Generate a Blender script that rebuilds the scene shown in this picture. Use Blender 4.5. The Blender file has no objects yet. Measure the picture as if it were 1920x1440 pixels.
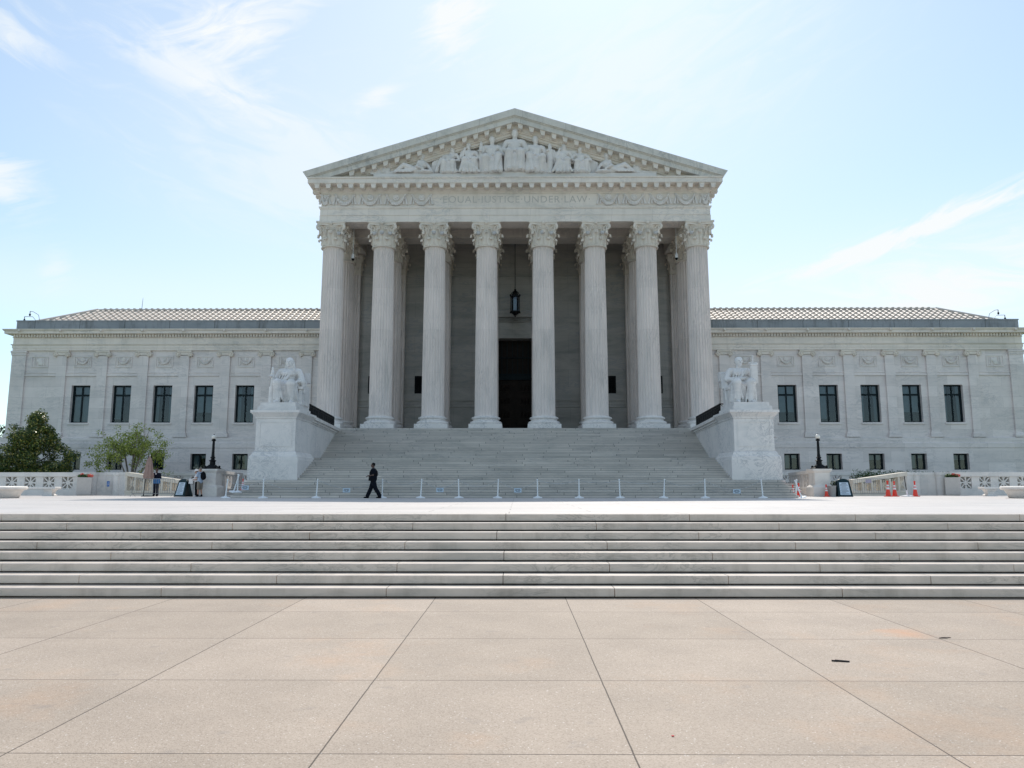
import bpy, bmesh, math, random
from mathutils import Vector, Matrix, Euler, Quaternion, noise as mnoise
R = math.radians
PI = math.pi
scene = bpy.context.scene
col = scene.collection
random.seed(7)

# ---------------------------------------------------------------- camera
cam = bpy.data.cameras.new('camera')
cam.sensor_width = 36.0
cam.lens = 26.25
cam.clip_start = 0.1
cam.clip_end = 3000
camo = bpy.data.objects.new('camera', cam)
col.objects.link(camo)
camo.location = (0.17, 0.0, 0.52)
camo.rotation_euler = (R(90 + 7.93), 0, R(0.4))
scene.camera = camo

# ---------------------------------------------------------------- sky and sun
SUN_EL, SUN_AZ = 47.0, 7.0          # azimuth measured from +Y towards +X
w = bpy.data.worlds.new('World')
scene.world = w
w.use_nodes = True
nt = w.node_tree
nt.nodes.clear()
def N(tree, t, **kw):
    n = tree.nodes.new(t)
    for k, v in kw.items():
        if k.startswith('i_'):
            n.inputs[int(k[2:]) if k[2:].isdigit() else k[2:].replace('_', ' ')].default_value = v
        else:
            setattr(n, k, v)
    return n
def ramp(tree, stops, interp='LINEAR'):
    n = tree.nodes.new('ShaderNodeValToRGB')
    n.color_ramp.interpolation = interp
    els = n.color_ramp.elements
    while len(els) > 1:
        els.remove(els[-1])
    els[0].position = stops[0][0]
    c = stops[0][1]
    els[0].color = (c, c, c, 1) if not isinstance(c, (tuple, list)) else (*c, 1)
    for p, c in stops[1:]:
        e = els.new(p)
        e.color = (c, c, c, 1) if not isinstance(c, (tuple, list)) else (*c, 1)
    return n
sky = N(nt, 'ShaderNodeTexSky', sky_type='NISHITA', sun_disc=False, sun_elevation=R(SUN_EL),
        sun_rotation=R(SUN_AZ), altitude=50, air_density=1.0, dust_density=0.35, ozone_density=1.0)
tcw = N(nt, 'ShaderNodeTexCoord')
sep = N(nt, 'ShaderNodeSeparateXYZ')
nt.links.new(tcw.outputs['Generated'], sep.inputs[0])
# thin cirrus: soft-edged streaks at fixed bearings and heights in the sky, torn by stretched noise
CH, CP, CF = R(0.4), R(7.93), 1400.0
def bearing(px, py):
    d = Vector((px - 960, CF, 720 - py)); d.rotate(Euler((CP, 0, CH))); d.normalize()
    return math.atan2(d.x, d.y), math.asin(d.z)
def MA(op, a, b=None, c=None):
    n = nt.nodes.new('ShaderNodeMath'); n.operation = op
    for i, v in enumerate((a, b, c)):
        if v is None: continue
        if isinstance(v, (int, float)): n.inputs[i].default_value = v
        else: nt.links.new(v, n.inputs[i])
    return n.outputs[0]
az_ = MA('ARCTAN2', sep.outputs['X'], sep.outputs['Y']); el_ = MA('ARCSINE', sep.outputs['Z'])
_nz = {}
def torn(ang, nscale, aspect):
    key = (ang, nscale, aspect)
    if key not in _nz:
        c_, s_ = math.cos(R(ang)), math.sin(R(ang))
        u = MA('ADD', MA('MULTIPLY', az_, c_ * nscale), MA('MULTIPLY', el_, s_ * nscale)); v = MA('SUBTRACT', MA('MULTIPLY', el_, c_ * nscale * aspect), MA('MULTIPLY', az_, s_ * nscale * aspect))
        cb = nt.nodes.new('ShaderNodeCombineXYZ'); nt.links.new(u, cb.inputs[0]); nt.links.new(v, cb.inputs[1]); cb.inputs[2].default_value = 2.7 + ang
        no = nt.nodes.new('ShaderNodeTexNoise'); no.noise_dimensions = '2D' if False else '3D'; no.inputs['Scale'].default_value = 1.0; no.inputs['Detail'].default_value = 6; no.inputs['Roughness'].default_value = 0.62; no.inputs['Distortion'].default_value = 0.9
        nt.links.new(cb.outputs[0], no.inputs['Vector'])
        _nz[key] = no.outputs['Fac']
    return _nz[key]
def streak(px, py, su, sv, ang, amt, nz=None, lo=0.42, hi=0.64):
    a0, e0 = bearing(px, py); k = 1.0 / CF
    c_, s_ = math.cos(R(ang)), math.sin(R(ang))
    da = MA('SUBTRACT', az_, a0); de = MA('SUBTRACT', el_, e0)
    uu = MA('ADD', MA('MULTIPLY', da, c_ / (su * k)), MA('MULTIPLY', de, s_ / (su * k))); vv = MA('SUBTRACT', MA('MULTIPLY', de, c_ / (sv * k)), MA('MULTIPLY', da, s_ / (sv * k)))
    m_ = MA('POWER', 2.718, MA('MULTIPLY', MA('MULTIPLY_ADD', uu, uu, MA('MULTIPLY', vv, vv)), -1.0))
    if nz is None: return MA('MULTIPLY', m_, amt)
    t_ = MA('SMOOTH_MIN', MA('MULTIPLY', MA('SUBTRACT', MA('MULTIPLY_ADD', m_, 0.28, MA('SUBTRACT', nz, 0.168)), lo), 1 / (hi - lo)), 1.0, 0.1)
    return MA('MULTIPLY', MA('MULTIPLY', MA('MAXIMUM', t_, 0.0), m_), amt)
NA_ = torn(20, 8.0, 4.0); NB_ = torn(-12, 9.0, 3.5)
S_ = [streak(430, 55, 190, 75, 24, 1.0, NA_), streak(380, 150, 210, 42, -17, 0.8, NB_), streak(0, 60, 45, 90, 80, 0.7, NB_), streak(850, 40, 80, 60, 24, 1.5, NA_),
      streak(1700, 440, 270, 22, 14, 2.0, NA_), streak(1790, 540, 330, 80, 8, 1.0, NB_), streak(0, 335, 55, 70, 70, 0.85, NA_), streak(700, 188, 60, 22, 28, 0.9, NA_),
      streak(105, 505, 45, 30, 60, 0.45, NA_), streak(1860, 352, 150, 10, 14, 0.6, NA_), streak(600, 330, 380, 130, -6, 0.42, NB_), streak(1200, 140, 420, 160, 12, 0.42, NA_),
      streak(1000, 230, 640, 420, 0, 0.42), streak(250, 560, 900, 70, 0, 0.34), streak(1600, 560, 620, 110, 4, 0.5), streak(500, 330, 330, 260, 0, 0.2), MA('ADD', 0.27, 0.0)]
tot = S_[0]
for q_ in S_[1:]:      # screen blend
    tot = MA('SUBTRACT', 1.0, MA('MULTIPLY', MA('SUBTRACT', 1.0, tot), MA('SUBTRACT', 1.0, MA('MINIMUM', q_, 0.97))))
class _F: pass
fac = _F(); fac.outputs = [tot]
SKY_STR = 0.111
mixc = N(nt, 'ShaderNodeMix', data_type='RGBA')
nt.links.new(fac.outputs[0], mixc.inputs['Factor'])
tint = N(nt, 'ShaderNodeMix', data_type='RGBA', blend_type='MULTIPLY'); tint.inputs['Factor'].default_value = 1.0
nt.links.new(sky.outputs[0], tint.inputs['A']); tint.inputs['B'].default_value = (0.87, 1.035, 1.04, 1)
nt.links.new(tint.outputs['Result'], mixc.inputs['A'])
mixc.inputs['B'].default_value = (5.4, 5.6, 5.65, 1)
bg = N(nt, 'ShaderNodeBackground'); bg.inputs['Strength'].default_value = SKY_STR
nt.links.new(mixc.outputs['Result'], bg.inputs['Color'])
wo = N(nt, 'ShaderNodeOutputWorld')
nt.links.new(bg.outputs[0], wo.inputs['Surface'])

sd = bpy.data.lights.new('sun', 'SUN')
sd.energy = 2.6
sd.angle = R(0.53)
sd.color = (1.0, 0.94, 0.86)
sun = bpy.data.objects.new('sun', sd)
col.objects.link(sun)
S = Vector((math.sin(R(SUN_AZ)) * math.cos(R(SUN_EL)), math.cos(R(SUN_AZ)) * math.cos(R(SUN_EL)), math.sin(R(SUN_EL))))
sun.rotation_euler = S.to_track_quat('Z', 'Y').to_euler()
sun.location = (0, 100, 100)
vs = scene.view_settings
vs.view_transform = 'Standard'
vs.look = 'None'
vs.exposure = 0.66
vs.gamma = 1.0
scene.cycles.max_bounces = 8
scene.cycles.diffuse_bounces = 5

# ---------------------------------------------------------------- materials
def newmat(name):
    m = bpy.data.materials.new(name)
    m.use_nodes = True
    t = m.node_tree
    t.nodes.clear()
    o = N(t, 'ShaderNodeOutputMaterial')
    p = N(t, 'ShaderNodeBsdfPrincipled')
    t.links.new(p.outputs[0], o.inputs['Surface'])
    return m, t, p
def plain(name, c, rough=0.6, metal=0.0, var=0.12, scale=8.0, emit=None):
    m, t, p = newmat(name)
    tc = N(t, 'ShaderNodeTexCoord')
    n = N(t, 'ShaderNodeTexNoise'); n.inputs['Scale'].default_value = scale; n.inputs['Detail'].default_value = 5
    t.links.new(tc.outputs['Object'], n.inputs['Vector'])
    r = ramp(t, [(0.3, tuple(x * (1 - var) for x in c)), (0.7, tuple(min(1, x * (1 + var)) for x in c))])
    t.links.new(n.outputs['Fac'], r.inputs['Fac'])
    t.links.new(r.outputs[0], p.inputs['Base Color'])
    p.inputs['Roughness'].default_value = rough
    p.inputs['Metallic'].default_value = metal
    if max(c) < 0.06: p.inputs['Specular IOR Level'].default_value = 0.15
    return m
def marble(name, c, vein=0.3, scale=1.0, joints=None, stretch=(0.45, 0.45, 1.5), rough=0.55, stain=0.0, coord='world',
           vcol=(0.36, 0.37, 0.39), patch=0.14, zoff=0.0, jdark=0.55, shift=True, bvar=0.06, boff=0.5):
    m, t, p = newmat(name)
    L = t.links.new
    if coord == 'world':
        g = N(t, 'ShaderNodeNewGeometry'); src = g.outputs['Position']
    else:
        g = N(t, 'ShaderNodeTexCoord'); src = g.outputs['Object']
        oi = N(t, 'ShaderNodeObjectInfo')
        mm = N(t, 'ShaderNodeVectorMath', operation='SCALE'); mm.inputs[0].default_value = (37, 53, 71)
        L(oi.outputs['Random'], mm.inputs['Scale'])
        ad = N(t, 'ShaderNodeVectorMath', operation='ADD'); L(src, ad.inputs[0]); L(mm.outputs[0], ad.inputs[1])
        src2 = ad.outputs[0]
    if coord == 'world': src2 = src
    mp = N(t, 'ShaderNodeMapping'); mp.inputs['Scale'].default_value = stretch; mp.inputs['Rotation'].default_value = (0.25, 0.35, 0.2)
    L(src2, mp.inputs['Vector'])
    n1 = N(t, 'ShaderNodeTexNoise'); n1.inputs['Scale'].default_value = 0.55 * scale; n1.inputs['Detail'].default_value = 7
    n1.inputs['Roughness'].default_value = 0.62; n1.inputs['Distortion'].default_value = 1.0
    L(mp.outputs[0], n1.inputs['Vector'])
    cA = tuple(x * (1 - patch) for x in (c[0] * 0.96, c[1] * 0.99, c[2] * 1.0)); cB = tuple(min(0.95, x * (1 + patch * 0.6)) for x in c)
    r1 = ramp(t, [(0.28, cA), (0.5, c), (0.75, cB)])
    L(n1.outputs['Fac'], r1.inputs['Fac'])
    # veins
    n2 = N(t, 'ShaderNodeTexNoise'); n2.inputs['Scale'].default_value = 1.0 * scale; n2.inputs['Detail'].default_value = 9
    n2.inputs['Roughness'].default_value = 0.6; n2.inputs['Distortion'].default_value = 2.2
    L(mp.outputs[0], n2.inputs['Vector'])
    sb = N(t, 'ShaderNodeMath', operation='SUBTRACT', i_1=0.5); L(n2.outputs['Fac'], sb.inputs[0])
    ab = N(t, 'ShaderNodeMath', operation='ABSOLUTE'); L(sb.outputs[0], ab.inputs[0])
    rv = ramp(t, [(0.0, 1.0), (0.012, 0.6), (0.05, 0.0)])
    L(ab.outputs[0], rv.inputs['Fac'])
    msk = N(t, 'ShaderNodeTexNoise'); msk.inputs['Scale'].default_value = 0.35 * scale; msk.inputs['Detail'].default_value = 2
    L(src2, msk.inputs['Vector'])
    rm = ramp(t, [(0.42, 0.0), (0.62, 1.0)]); L(msk.outputs['Fac'], rm.inputs['Fac'])
    mu = N(t, 'ShaderNodeMath', operation='MULTIPLY'); L(rv.outputs[0], mu.inputs[0]); L(rm.outputs[0], mu.inputs[1])
    mv = N(t, 'ShaderNodeMath', operation='MULTIPLY', i_1=vein); L(mu.outputs[0], mv.inputs[0])
    mx = N(t, 'ShaderNodeMix', data_type='RGBA'); L(mv.outputs[0], mx.inputs['Factor']); L(r1.outputs[0], mx.inputs['A'])
    mx.inputs['B'].default_value = (*vcol, 1)
    cur = mx.outputs['Result']
    if joints:
        s = N(t, 'ShaderNodeSeparateXYZ'); L(src, s.inputs[0])
        a = N(t, 'ShaderNodeMath', operation='ADD'); L(s.outputs['X'], a.inputs[0]); L(s.outputs['Y'], a.inputs[1])
        z = N(t, 'ShaderNodeMath', operation='ADD', i_1=zoff); L(s.outputs['Z'], z.inputs[0])
        cb = N(t, 'ShaderNodeCombineXYZ')
        if joints[2] == 'x':
            fl_ = N(t, 'ShaderNodeMath', operation='DIVIDE', i_1=joints[1]); L(z.outputs[0], fl_.inputs[0])
            f2_ = N(t, 'ShaderNodeMath', operation='FLOOR'); L(fl_.outputs[0], f2_.inputs[0])
            wn = N(t, 'ShaderNodeTexWhiteNoise', noise_dimensions='1D'); L(f2_.outputs[0], wn.inputs['W'])
            xo = N(t, 'ShaderNodeMath', operation='MULTIPLY_ADD', i_1=joints[0]); L(wn.outputs['Value'], xo.inputs[0]); L(s.outputs['X'], xo.inputs[2])
        if joints[2] == 'flat':
            L(s.outputs['X'], cb.inputs[0]); L(s.outputs['Y'], cb.inputs[1])
        elif joints[2] == 'x':
            L(xo.outputs[0], cb.inputs[0]); L(z.outputs[0], cb.inputs[1])
        else:
            L(a.outputs[0], cb.inputs[0]); L(z.outputs[0], cb.inputs[1])
        b = N(t, 'ShaderNodeTexBrick'); b.offset = boff; b.squash = 1.0
        b.inputs['Scale'].default_value = 1.0
        b.inputs['Brick Width'].default_value = joints[0]; b.inputs['Row Height'].default_value = joints[1]
        b.inputs['Mortar Size'].default_value = joints[3] if len(joints) > 3 else 0.012
        b.inputs['Mortar Smooth'].default_value = 0.3
        b.inputs['Bias'].default_value = 0.0
        b.inputs['Color1'].default_value = (1 - bvar, 1 - bvar, 1 - bvar, 1); b.inputs['Color2'].default_value = (1, 1, 1, 1)
        b.inputs['Mortar'].default_value = (jdark, jdark, jdark, 1)
        L(cb.outputs[0], b.inputs['Vector'])
        m2 = N(t, 'ShaderNodeMix', data_type='RGBA', blend_type='MULTIPLY'); m2.inputs['Factor'].default_value = 1
        L(cur, m2.inputs['A']); L(b.outputs['Color'], m2.inputs['B'])
        cur = m2.outputs['Result']
    if stain:
        ms = N(t, 'ShaderNodeMapping'); ms.inputs['Scale'].default_value = (1.6, 1.6, 0.35)
        L(src2, ms.inputs['Vector'])
        n3 = N(t, 'ShaderNodeTexNoise'); n3.inputs['Scale'].default_value = 1.1; n3.inputs['Detail'].default_value = 8
        n3.inputs['Roughness'].default_value = 0.7
        L(ms.outputs[0], n3.inputs['Vector'])
        r3 = ramp(t, [(0.5, 0.0), (0.72, stain)]); L(n3.outputs['Fac'], r3.inputs['Fac'])
        m3 = N(t, 'ShaderNodeMix', data_type='RGBA'); L(r3.outputs[0], m3.inputs['Factor']); L(cur, m3.inputs['A'])
        m3.inputs['B'].default_value = (c[0] * 0.42, c[1] * 0.40, c[2] * 0.36, 1)
        cur = m3.outputs['Result']
    L(cur, p.inputs['Base Color'])
    p.inputs['Roughness'].default_value = rough
    p.inputs['Specular IOR Level'].default_value = 0.3
    bp = N(t, 'ShaderNodeBump'); bp.inputs['Strength'].default_value = 0.12; bp.inputs['Distance'].default_value = 0.02
    n4 = N(t, 'ShaderNodeTexNoise'); n4.inputs['Scale'].default_value = 9; n4.inputs['Detail'].default_value = 5
    L(src2, n4.inputs['Vector']); L(n4.outputs['Fac'], bp.inputs['Height']); L(bp.outputs[0], p.inputs['Normal'])
    return m
MB_ = (0.60, 0.60, 0.58)
M = {}
M['wall'] = marble('marble_ashlar', (0.80, 0.735, 0.705), vein=0.45, patch=0.13, bvar=0.13, stain=0.12, joints=(2.4, 0.96, 'xy', 0.010), zoff=0.12, jdark=0.72)
M['trim'] = marble('marble_trim', (0.82, 0.745, 0.67), vein=0.45, joints=(3.2, 40.0, 'xy', 0.010), zoff=20, jdark=0.7, stain=0.22)
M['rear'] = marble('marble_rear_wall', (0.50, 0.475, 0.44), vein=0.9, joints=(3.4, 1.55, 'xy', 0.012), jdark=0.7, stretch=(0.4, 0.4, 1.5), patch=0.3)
M['shaft'] = marble('marble_column', (0.82, 0.73, 0.68), vein=0.45, coord='object', stretch=(2.2, 2.2, 0.35), scale=1.3, joints=(50, 3.35, 'xy', 0.010), zoff=-1.0, jdark=0.85, bvar=0.08, vcol=(0.42, 0.40, 0.39), stain=0.10)
M['capital'] = marble('marble_capital', (0.76, 0.69, 0.61), vein=0.15, coord='object', scale=2.0, stain=0.25)
M['relief'] = marble('marble_relief', (0.77, 0.725, 0.69), vein=0.1, scale=1.5, stain=0.10)
M['statue'] = marble('marble_statue', (0.76, 0.73, 0.71), vein=0.3, scale=2.0, stain=0.3)
M['pedestal'] = marble('marble_pedestal', (0.79, 0.75, 0.72), vein=0.7, scale=1.6, stretch=(1, 1, 1.2), patch=0.1)
M['stair'] = marble('marble_stair_shadow_lines', (0.80, 0.74, 0.69), vein=0.4, joints=(3.1, 0.1375, 'x', 0.018), zoff=-0.004, jdark=0.30, scale=1.3, bvar=0.2, boff=0.37)  # row lines darkened as painted nosing shadow; upright lines are block joints
M['front_step'] = marble('marble_front_step', (0.65, 0.56, 0.48), vein=0.6, scale=2.2, stretch=(0.6, 0.6, 2.0), vcol=(0.27, 0.25, 0.22), patch=0.2, stain=0.42)
M['plaza'] = marble('marble_plaza', (0.60, 0.555, 0.52), vein=0.3, joints=(3.6, 1.2, 'flat', 0.02), stretch=(0.3, 1.2, 1), jdark=0.6, patch=0.12, bvar=0.08)
M['parapet'] = marble('weathered_parapet', (0.30, 0.315, 0.33), vein=0.1, joints=(4.1, 40, 'xy', 0.03), zoff=20, stain=0.75, jdark=0.35)
M['balustrade'] = marble('marble_balustrade', (0.74, 0.70, 0.66), vein=0.4, scale=1.5, stretch=(1, 1, 1.3))
M['raking'] = marble('marble_raking_cornice', (0.68, 0.645, 0.585), vein=0.6, joints=(3.4, 400, 'xy', 0.012), zoff=200, stain=0.35, vcol=(0.3, 0.32, 0.33), stretch=(0.8, 0.8, 0.8), patch=0.2)
M['tile'] = plain('marble_roof_tile', (0.60, 0.525, 0.455), 0.6, var=0.1, scale=2)
M['iron'] = plain('black_iron', (0.012, 0.013, 0.015), 0.45, 0.3, var=0.3)
M['bronze'] = plain('dark_bronze', (0.018, 0.012, 0.009), 0.5, 0.3, var=0.35, scale=3)
M['winframe'] = plain('window_frame_paint', (0.006, 0.014, 0.018), 0.5, var=0.2)
M['dark'] = plain('dark_interior', (0.025, 0.027, 0.03), 0.9)
M['curtain'] = plain('window_blind', (0.20, 0.25, 0.28), 0.9, var=0.1, scale=2)
M['ramp'] = marble('marble_ramp_bounce_tint', (0.66, 0.60, 0.51), vein=0.3, scale=1.5, stretch=(1, 1, 1.3), stain=0.2)  # balustrade marble with warm bounce light mixed into its colour
M['gold'] = plain('letter_tone', (0.54, 0.50, 0.455), 0.7, var=0.1, scale=3)  # letters toned slightly darker than the frieze
M['white'] = plain('white_paint', (0.78, 0.79, 0.80), 0.45, var=0.04)
M['offwhite'] = plain('planter_composite', (0.52, 0.49, 0.46), 0.75, var=0.05)
M['orange'] = plain('cone_orange', (0.75, 0.05, 0.025), 0.5, var=0.08)
M['chain'] = plain('chain_plastic', (0.40, 0.43, 0.46), 0.6, var=0.05)
M['silver'] = plain('reflective_collar', (0.72, 0.72, 0.74), 0.4, var=0.05)
M['steel'] = plain('galvanised_steel', (0.22, 0.23, 0.24), 0.4, 0.7, var=0.15)
M['binpl'] = plain('bin_plastic', (0.33, 0.32, 0.31), 0.6, var=0.06)
M['board'] = plain('board_frame_teal_black', (0.01, 0.03, 0.038), 0.4, var=0.2)
M['paper'] = plain('sign_paper', (0.50, 0.60, 0.70), 0.5, var=0.04)
M['ink'] = plain('printed_ink', (0.03, 0.04, 0.06), 0.6)
M['bluesign'] = plain('blue_sign_panel', (0.01, 0.13, 0.42), 0.4, var=0.05)
M['umb'] = plain('umbrella_canvas', (0.33, 0.225, 0.195), 0.9, var=0.1, scale=6)
M['skin'] = plain('skin', (0.45, 0.24, 0.17), 0.55, var=0.06)
M['darkskin'] = plain('dark_skin', (0.10, 0.05, 0.035), 0.5, var=0.06)
M['navy'] = plain('navy_cloth', (0.004, 0.006, 0.012), 0.8, var=0.2)
M['suit'] = plain('suit_cloth', (0.008, 0.010, 0.022), 0.8, var=0.2)
M['blackcl'] = plain('black_cloth', (0.005, 0.005, 0.007), 0.8, var=0.2)
M['khaki'] = plain('khaki_cloth', (0.22, 0.19, 0.155), 0.9, var=0.1)
M['tee'] = plain('pale_blue_cloth', (0.36, 0.44, 0.56), 0.9, var=0.08)
M['whitecl'] = plain('white_cloth', (0.72, 0.70, 0.70), 0.9, var=0.05)
M['hairgrey'] = plain('grey_hair', (0.20, 0.16, 0.13), 0.8, var=0.3, scale=40)
M['hairblack'] = plain('black_hair', (0.01, 0.009, 0.009), 0.7, var=0.3)
M['blue'] = plain('blue_folder', (0.01, 0.11, 0.30), 0.5, var=0.05)
M['globe'] = plain('opal_globe', (0.80, 0.78, 0.72), 0.3, var=0.02)
M['bark'] = plain('bark', (0.12, 0.09, 0.07), 0.9, var=0.3, scale=5)
M['barkpale'] = plain('pale_bark', (0.24, 0.20, 0.17), 0.9, var=0.3, scale=5)
M['soil'] = plain('soil', (0.05, 0.035, 0.025), 1.0)
M['petal'] = plain('salmon_petals', (0.75, 0.16, 0.12), 0.8, var=0.15)
M['lamp_glass'] = plain('floodlight_lens', (0.56, 0.56, 0.57), 0.6, var=0.02)
def leafmat(name, stops, rough=0.45, trans=0.25):
    m, t, p = newmat(name)
    g = N(t, 'ShaderNodeNewGeometry')
    r = ramp(t, stops)
    t.links.new(g.outputs['Random Per Island'], r.inputs['Fac'])
    t.links.new(r.outputs[0], p.inputs['Base Color'])
    p.inputs['Roughness'].default_value = rough
    tr = N(t, 'ShaderNodeBsdfTranslucent')
    t.links.new(r.outputs[0], tr.inputs['Color'])
    mx = N(t, 'ShaderNodeMixShader'); mx.inputs[0].default_value = trans
    t.links.new(p.outputs[0], mx.inputs[1]); t.links.new(tr.outputs[0], mx.inputs[2])
    o = [n for n in t.nodes if n.type == 'OUTPUT_MATERIAL'][0]
    t.links.new(mx.outputs[0], o.inputs['Surface'])
    return m
M['magnolia'] = leafmat('magnolia_leaf', [(0.0, (0.03, 0.065, 0.02)), (0.5, (0.07, 0.12, 0.03)), (0.72, (0.2, 0.24, 0.04)), (0.95, (0.42, 0.36, 0.09)), (1.0, (0.5, 0.44, 0.2))], 0.3, 0.3)  # yellow and pale stops paint sunlit glints into the leaf colour
M['myrtle'] = leafmat('light_leaf', [(0.0, (0.16, 0.22, 0.04)), (0.6, (0.34, 0.40, 0.07)), (1.0, (0.5, 0.52, 0.14))], 0.5, 0.35)
M['darkleaf'] = leafmat('dark_leaf', [(0.0, (0.012, 0.03, 0.012)), (0.7, (0.03, 0.07, 0.025)), (1.0, (0.07, 0.11, 0.03))], 0.5, 0.2)
M['hedge'] = leafmat('hedge_leaf', [(0.0, (0.02, 0.05, 0.012)), (0.7, (0.05, 0.11, 0.02)), (1.0, (0.12, 0.2, 0.04))], 0.5, 0.25)
# window glass: thin pane, mirror-like at glancing angles, see-through otherwise
m, t, p = newmat('window_glass')
t.nodes.remove(p)
fr = N(t, 'ShaderNodeFresnel'); fr.inputs['IOR'].default_value = 1.6
gl = N(t, 'ShaderNodeBsdfGlossy'); gl.inputs['Roughness'].default_value = 0.04; gl.inputs['Color'].default_value = (0.85, 0.92, 1, 1)
tr = N(t, 'ShaderNodeBsdfTransparent'); tr.inputs['Color'].default_value = (0.62, 0.70, 0.72, 1)
mx = N(t, 'ShaderNodeMixShader')
t.links.new(fr.outputs[0], mx.inputs[0]); t.links.new(tr.outputs[0], mx.inputs[1]); t.links.new(gl.outputs[0], mx.inputs[2])
t.links.new(mx.outputs[0], [n for n in t.nodes if n.type == 'OUTPUT_MATERIAL'][0].inputs['Surface'])
M['glass'] = m
# pavement: exposed aggregate concrete in large squares
m, t, p = newmat('aggregate_pavement')
L = t.links.new
g = N(t, 'ShaderNodeNewGeometry'); s = N(t, 'ShaderNodeSeparateXYZ'); L(g.outputs['Position'], s.inputs[0])
wob = N(t, 'ShaderNodeTexNoise'); wob.inputs['Scale'].default_value = 6.0; wob.inputs['Detail'].default_value = 4; L(g.outputs['Position'], wob.inputs['Vector'])
wm = N(t, 'ShaderNodeVectorMath', operation='SCALE'); wm.inputs['Scale'].default_value = 0.009; L(wob.outputs['Color'], wm.inputs[0])
pa = N(t, 'ShaderNodeVectorMath', operation='ADD'); L(g.outputs['Position'], pa.inputs[0]); L(wm.outputs[0], pa.inputs[1])
pb = N(t, 'ShaderNodeVectorMath', operation='ADD'); L(pa.outputs[0], pb.inputs[0]); pb.inputs[1].default_value = (1.15 + 2.1 * 20, 1.93 * 20 - 5.28, 0)
b = N(t, 'ShaderNodeTexBrick'); b.offset = 0.0; b.inputs['Scale'].default_value = 1
b.inputs['Brick Width'].default_value = 2.1; b.inputs['Row Height'].default_value = 1.93
b.inputs['Mortar Size'].default_value = 0.008; b.inputs['Mortar Smooth'].default_value = 0.5
b.inputs['Color1'].default_value = (0.87, 0.87, 0.86, 1); b.inputs['Color2'].default_value = (1, 1, 1, 1); b.inputs['Mortar'].default_value = (0.20, 0.19, 0.18, 1)
L(pb.outputs[0], b.inputs['Vector'])
f1 = N(t, 'ShaderNodeTexVoronoi'); f1.inputs['Scale'].default_value = 110; L(g.outputs['Position'], f1.inputs['Vector'])
rr = ramp(t, [(0.0, (0.335, 0.266, 0.205)), (0.35, (0.425, 0.342, 0.27)), (0.8, (0.46, 0.372, 0.296)), (0.985, (0.485, 0.397, 0.318)), (1.0, (0.72, 0.66, 0.60))])
sc = N(t, 'ShaderNodeSeparateColor'); L(f1.outputs['Color'], sc.inputs[0]); L(sc.outputs[0], rr.inputs['Fac'])
n1 = N(t, 'ShaderNodeTexNoise'); n1.inputs['Scale'].default_value = 1.1; n1.inputs['Detail'].default_value = 6; L(g.outputs['Position'], n1.inputs['Vector'])
r1 = ramp(t, [(0.3, 0.90), (0.7, 1.06)]); L(n1.outputs['Fac'], r1.inputs['Fac'])
ma = N(t, 'ShaderNodeMix', data_type='RGBA', blend_type='MULTIPLY'); ma.inputs['Factor'].default_value = 1; L(rr.outputs[0], ma.inputs['A']); L(r1.outputs[0], ma.inputs['B'])
n5 = N(t, 'ShaderNodeTexNoise'); n5.inputs['Scale'].default_value = 0.45; n5.inputs['Detail'].default_value = 7; n5.inputs['Roughness'].default_value = 0.7; L(g.outputs['Position'], n5.inputs['Vector'])
r5 = ramp(t, [(0.54, 0.0), (0.74, 0.30)]); L(n5.outputs['Fac'], r5.inputs['Fac'])
mr = N(t, 'ShaderNodeMix', data_type='RGBA'); L(r5.outputs[0], mr.inputs['Factor']); L(ma.outputs['Result'], mr.inputs['A']); mr.inputs['B'].default_value = (0.62, 0.34, 0.17, 1)
# one rust patch
sv = N(t, 'ShaderNodeVectorMath', operation='SUBTRACT'); L(pa.outputs[0], sv.inputs[0]); sv.inputs[1].default_value = (4.9, 9.5, -1.24)
ln = N(t, 'ShaderNodeVectorMath', operation='LENGTH'); L(sv.outputs[0], ln.inputs[0])
n6 = N(t, 'ShaderNodeTexNoise'); n6.inputs['Scale'].default_value = 5; n6.inputs['Detail'].default_value = 5; L(g.outputs['Position'], n6.inputs['Vector'])
a6 = N(t, 'ShaderNodeMath', operation='MULTIPLY_ADD', i_1=0.5); L(n6.outputs['Fac'], a6.inputs[0]); L(ln.outputs['Value'], a6.inputs[2])
r6 = ramp(t, [(0.2, 0.7), (0.36, 0.35), (0.62, 0.0)]); L(a6.outputs[0], r6.inputs['Fac'])
m6 = N(t, 'ShaderNodeMix', data_type='RGBA'); L(r6.outputs[0], m6.inputs['Factor']); L(mr.outputs['Result'], m6.inputs['A']); m6.inputs['B'].default_value = (0.60, 0.28, 0.13, 1)
n7 = N(t, 'ShaderNodeTexNoise'); n7.inputs['Scale'].default_value = 3.4; n7.inputs['Detail'].default_value = 3; L(g.outputs['Position'], n7.inputs['Vector'])
r7 = ramp(t, [(0.655, 0.0), (0.72, 0.28)]); L(n7.outputs['Fac'], r7.inputs['Fac'])
m7 = N(t, 'ShaderNodeMix', data_type='RGBA'); L(r7.outputs[0], m7.inputs['Factor']); L(m6.outputs['Result'], m7.inputs['A']); m7.inputs['B'].default_value = (0.25, 0.22, 0.2, 1)
mj = N(t, 'ShaderNodeMix', data_type='RGBA', blend_type='MULTIPLY'); mj.inputs['Factor'].default_value = 1; L(m7.outputs['Result'], mj.inputs['A']); L(b.outputs['Color'], mj.inputs['B'])
L(mj.outputs['Result'], p.inputs['Base Color']); p.inputs['Roughness'].default_value = 0.8
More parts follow.
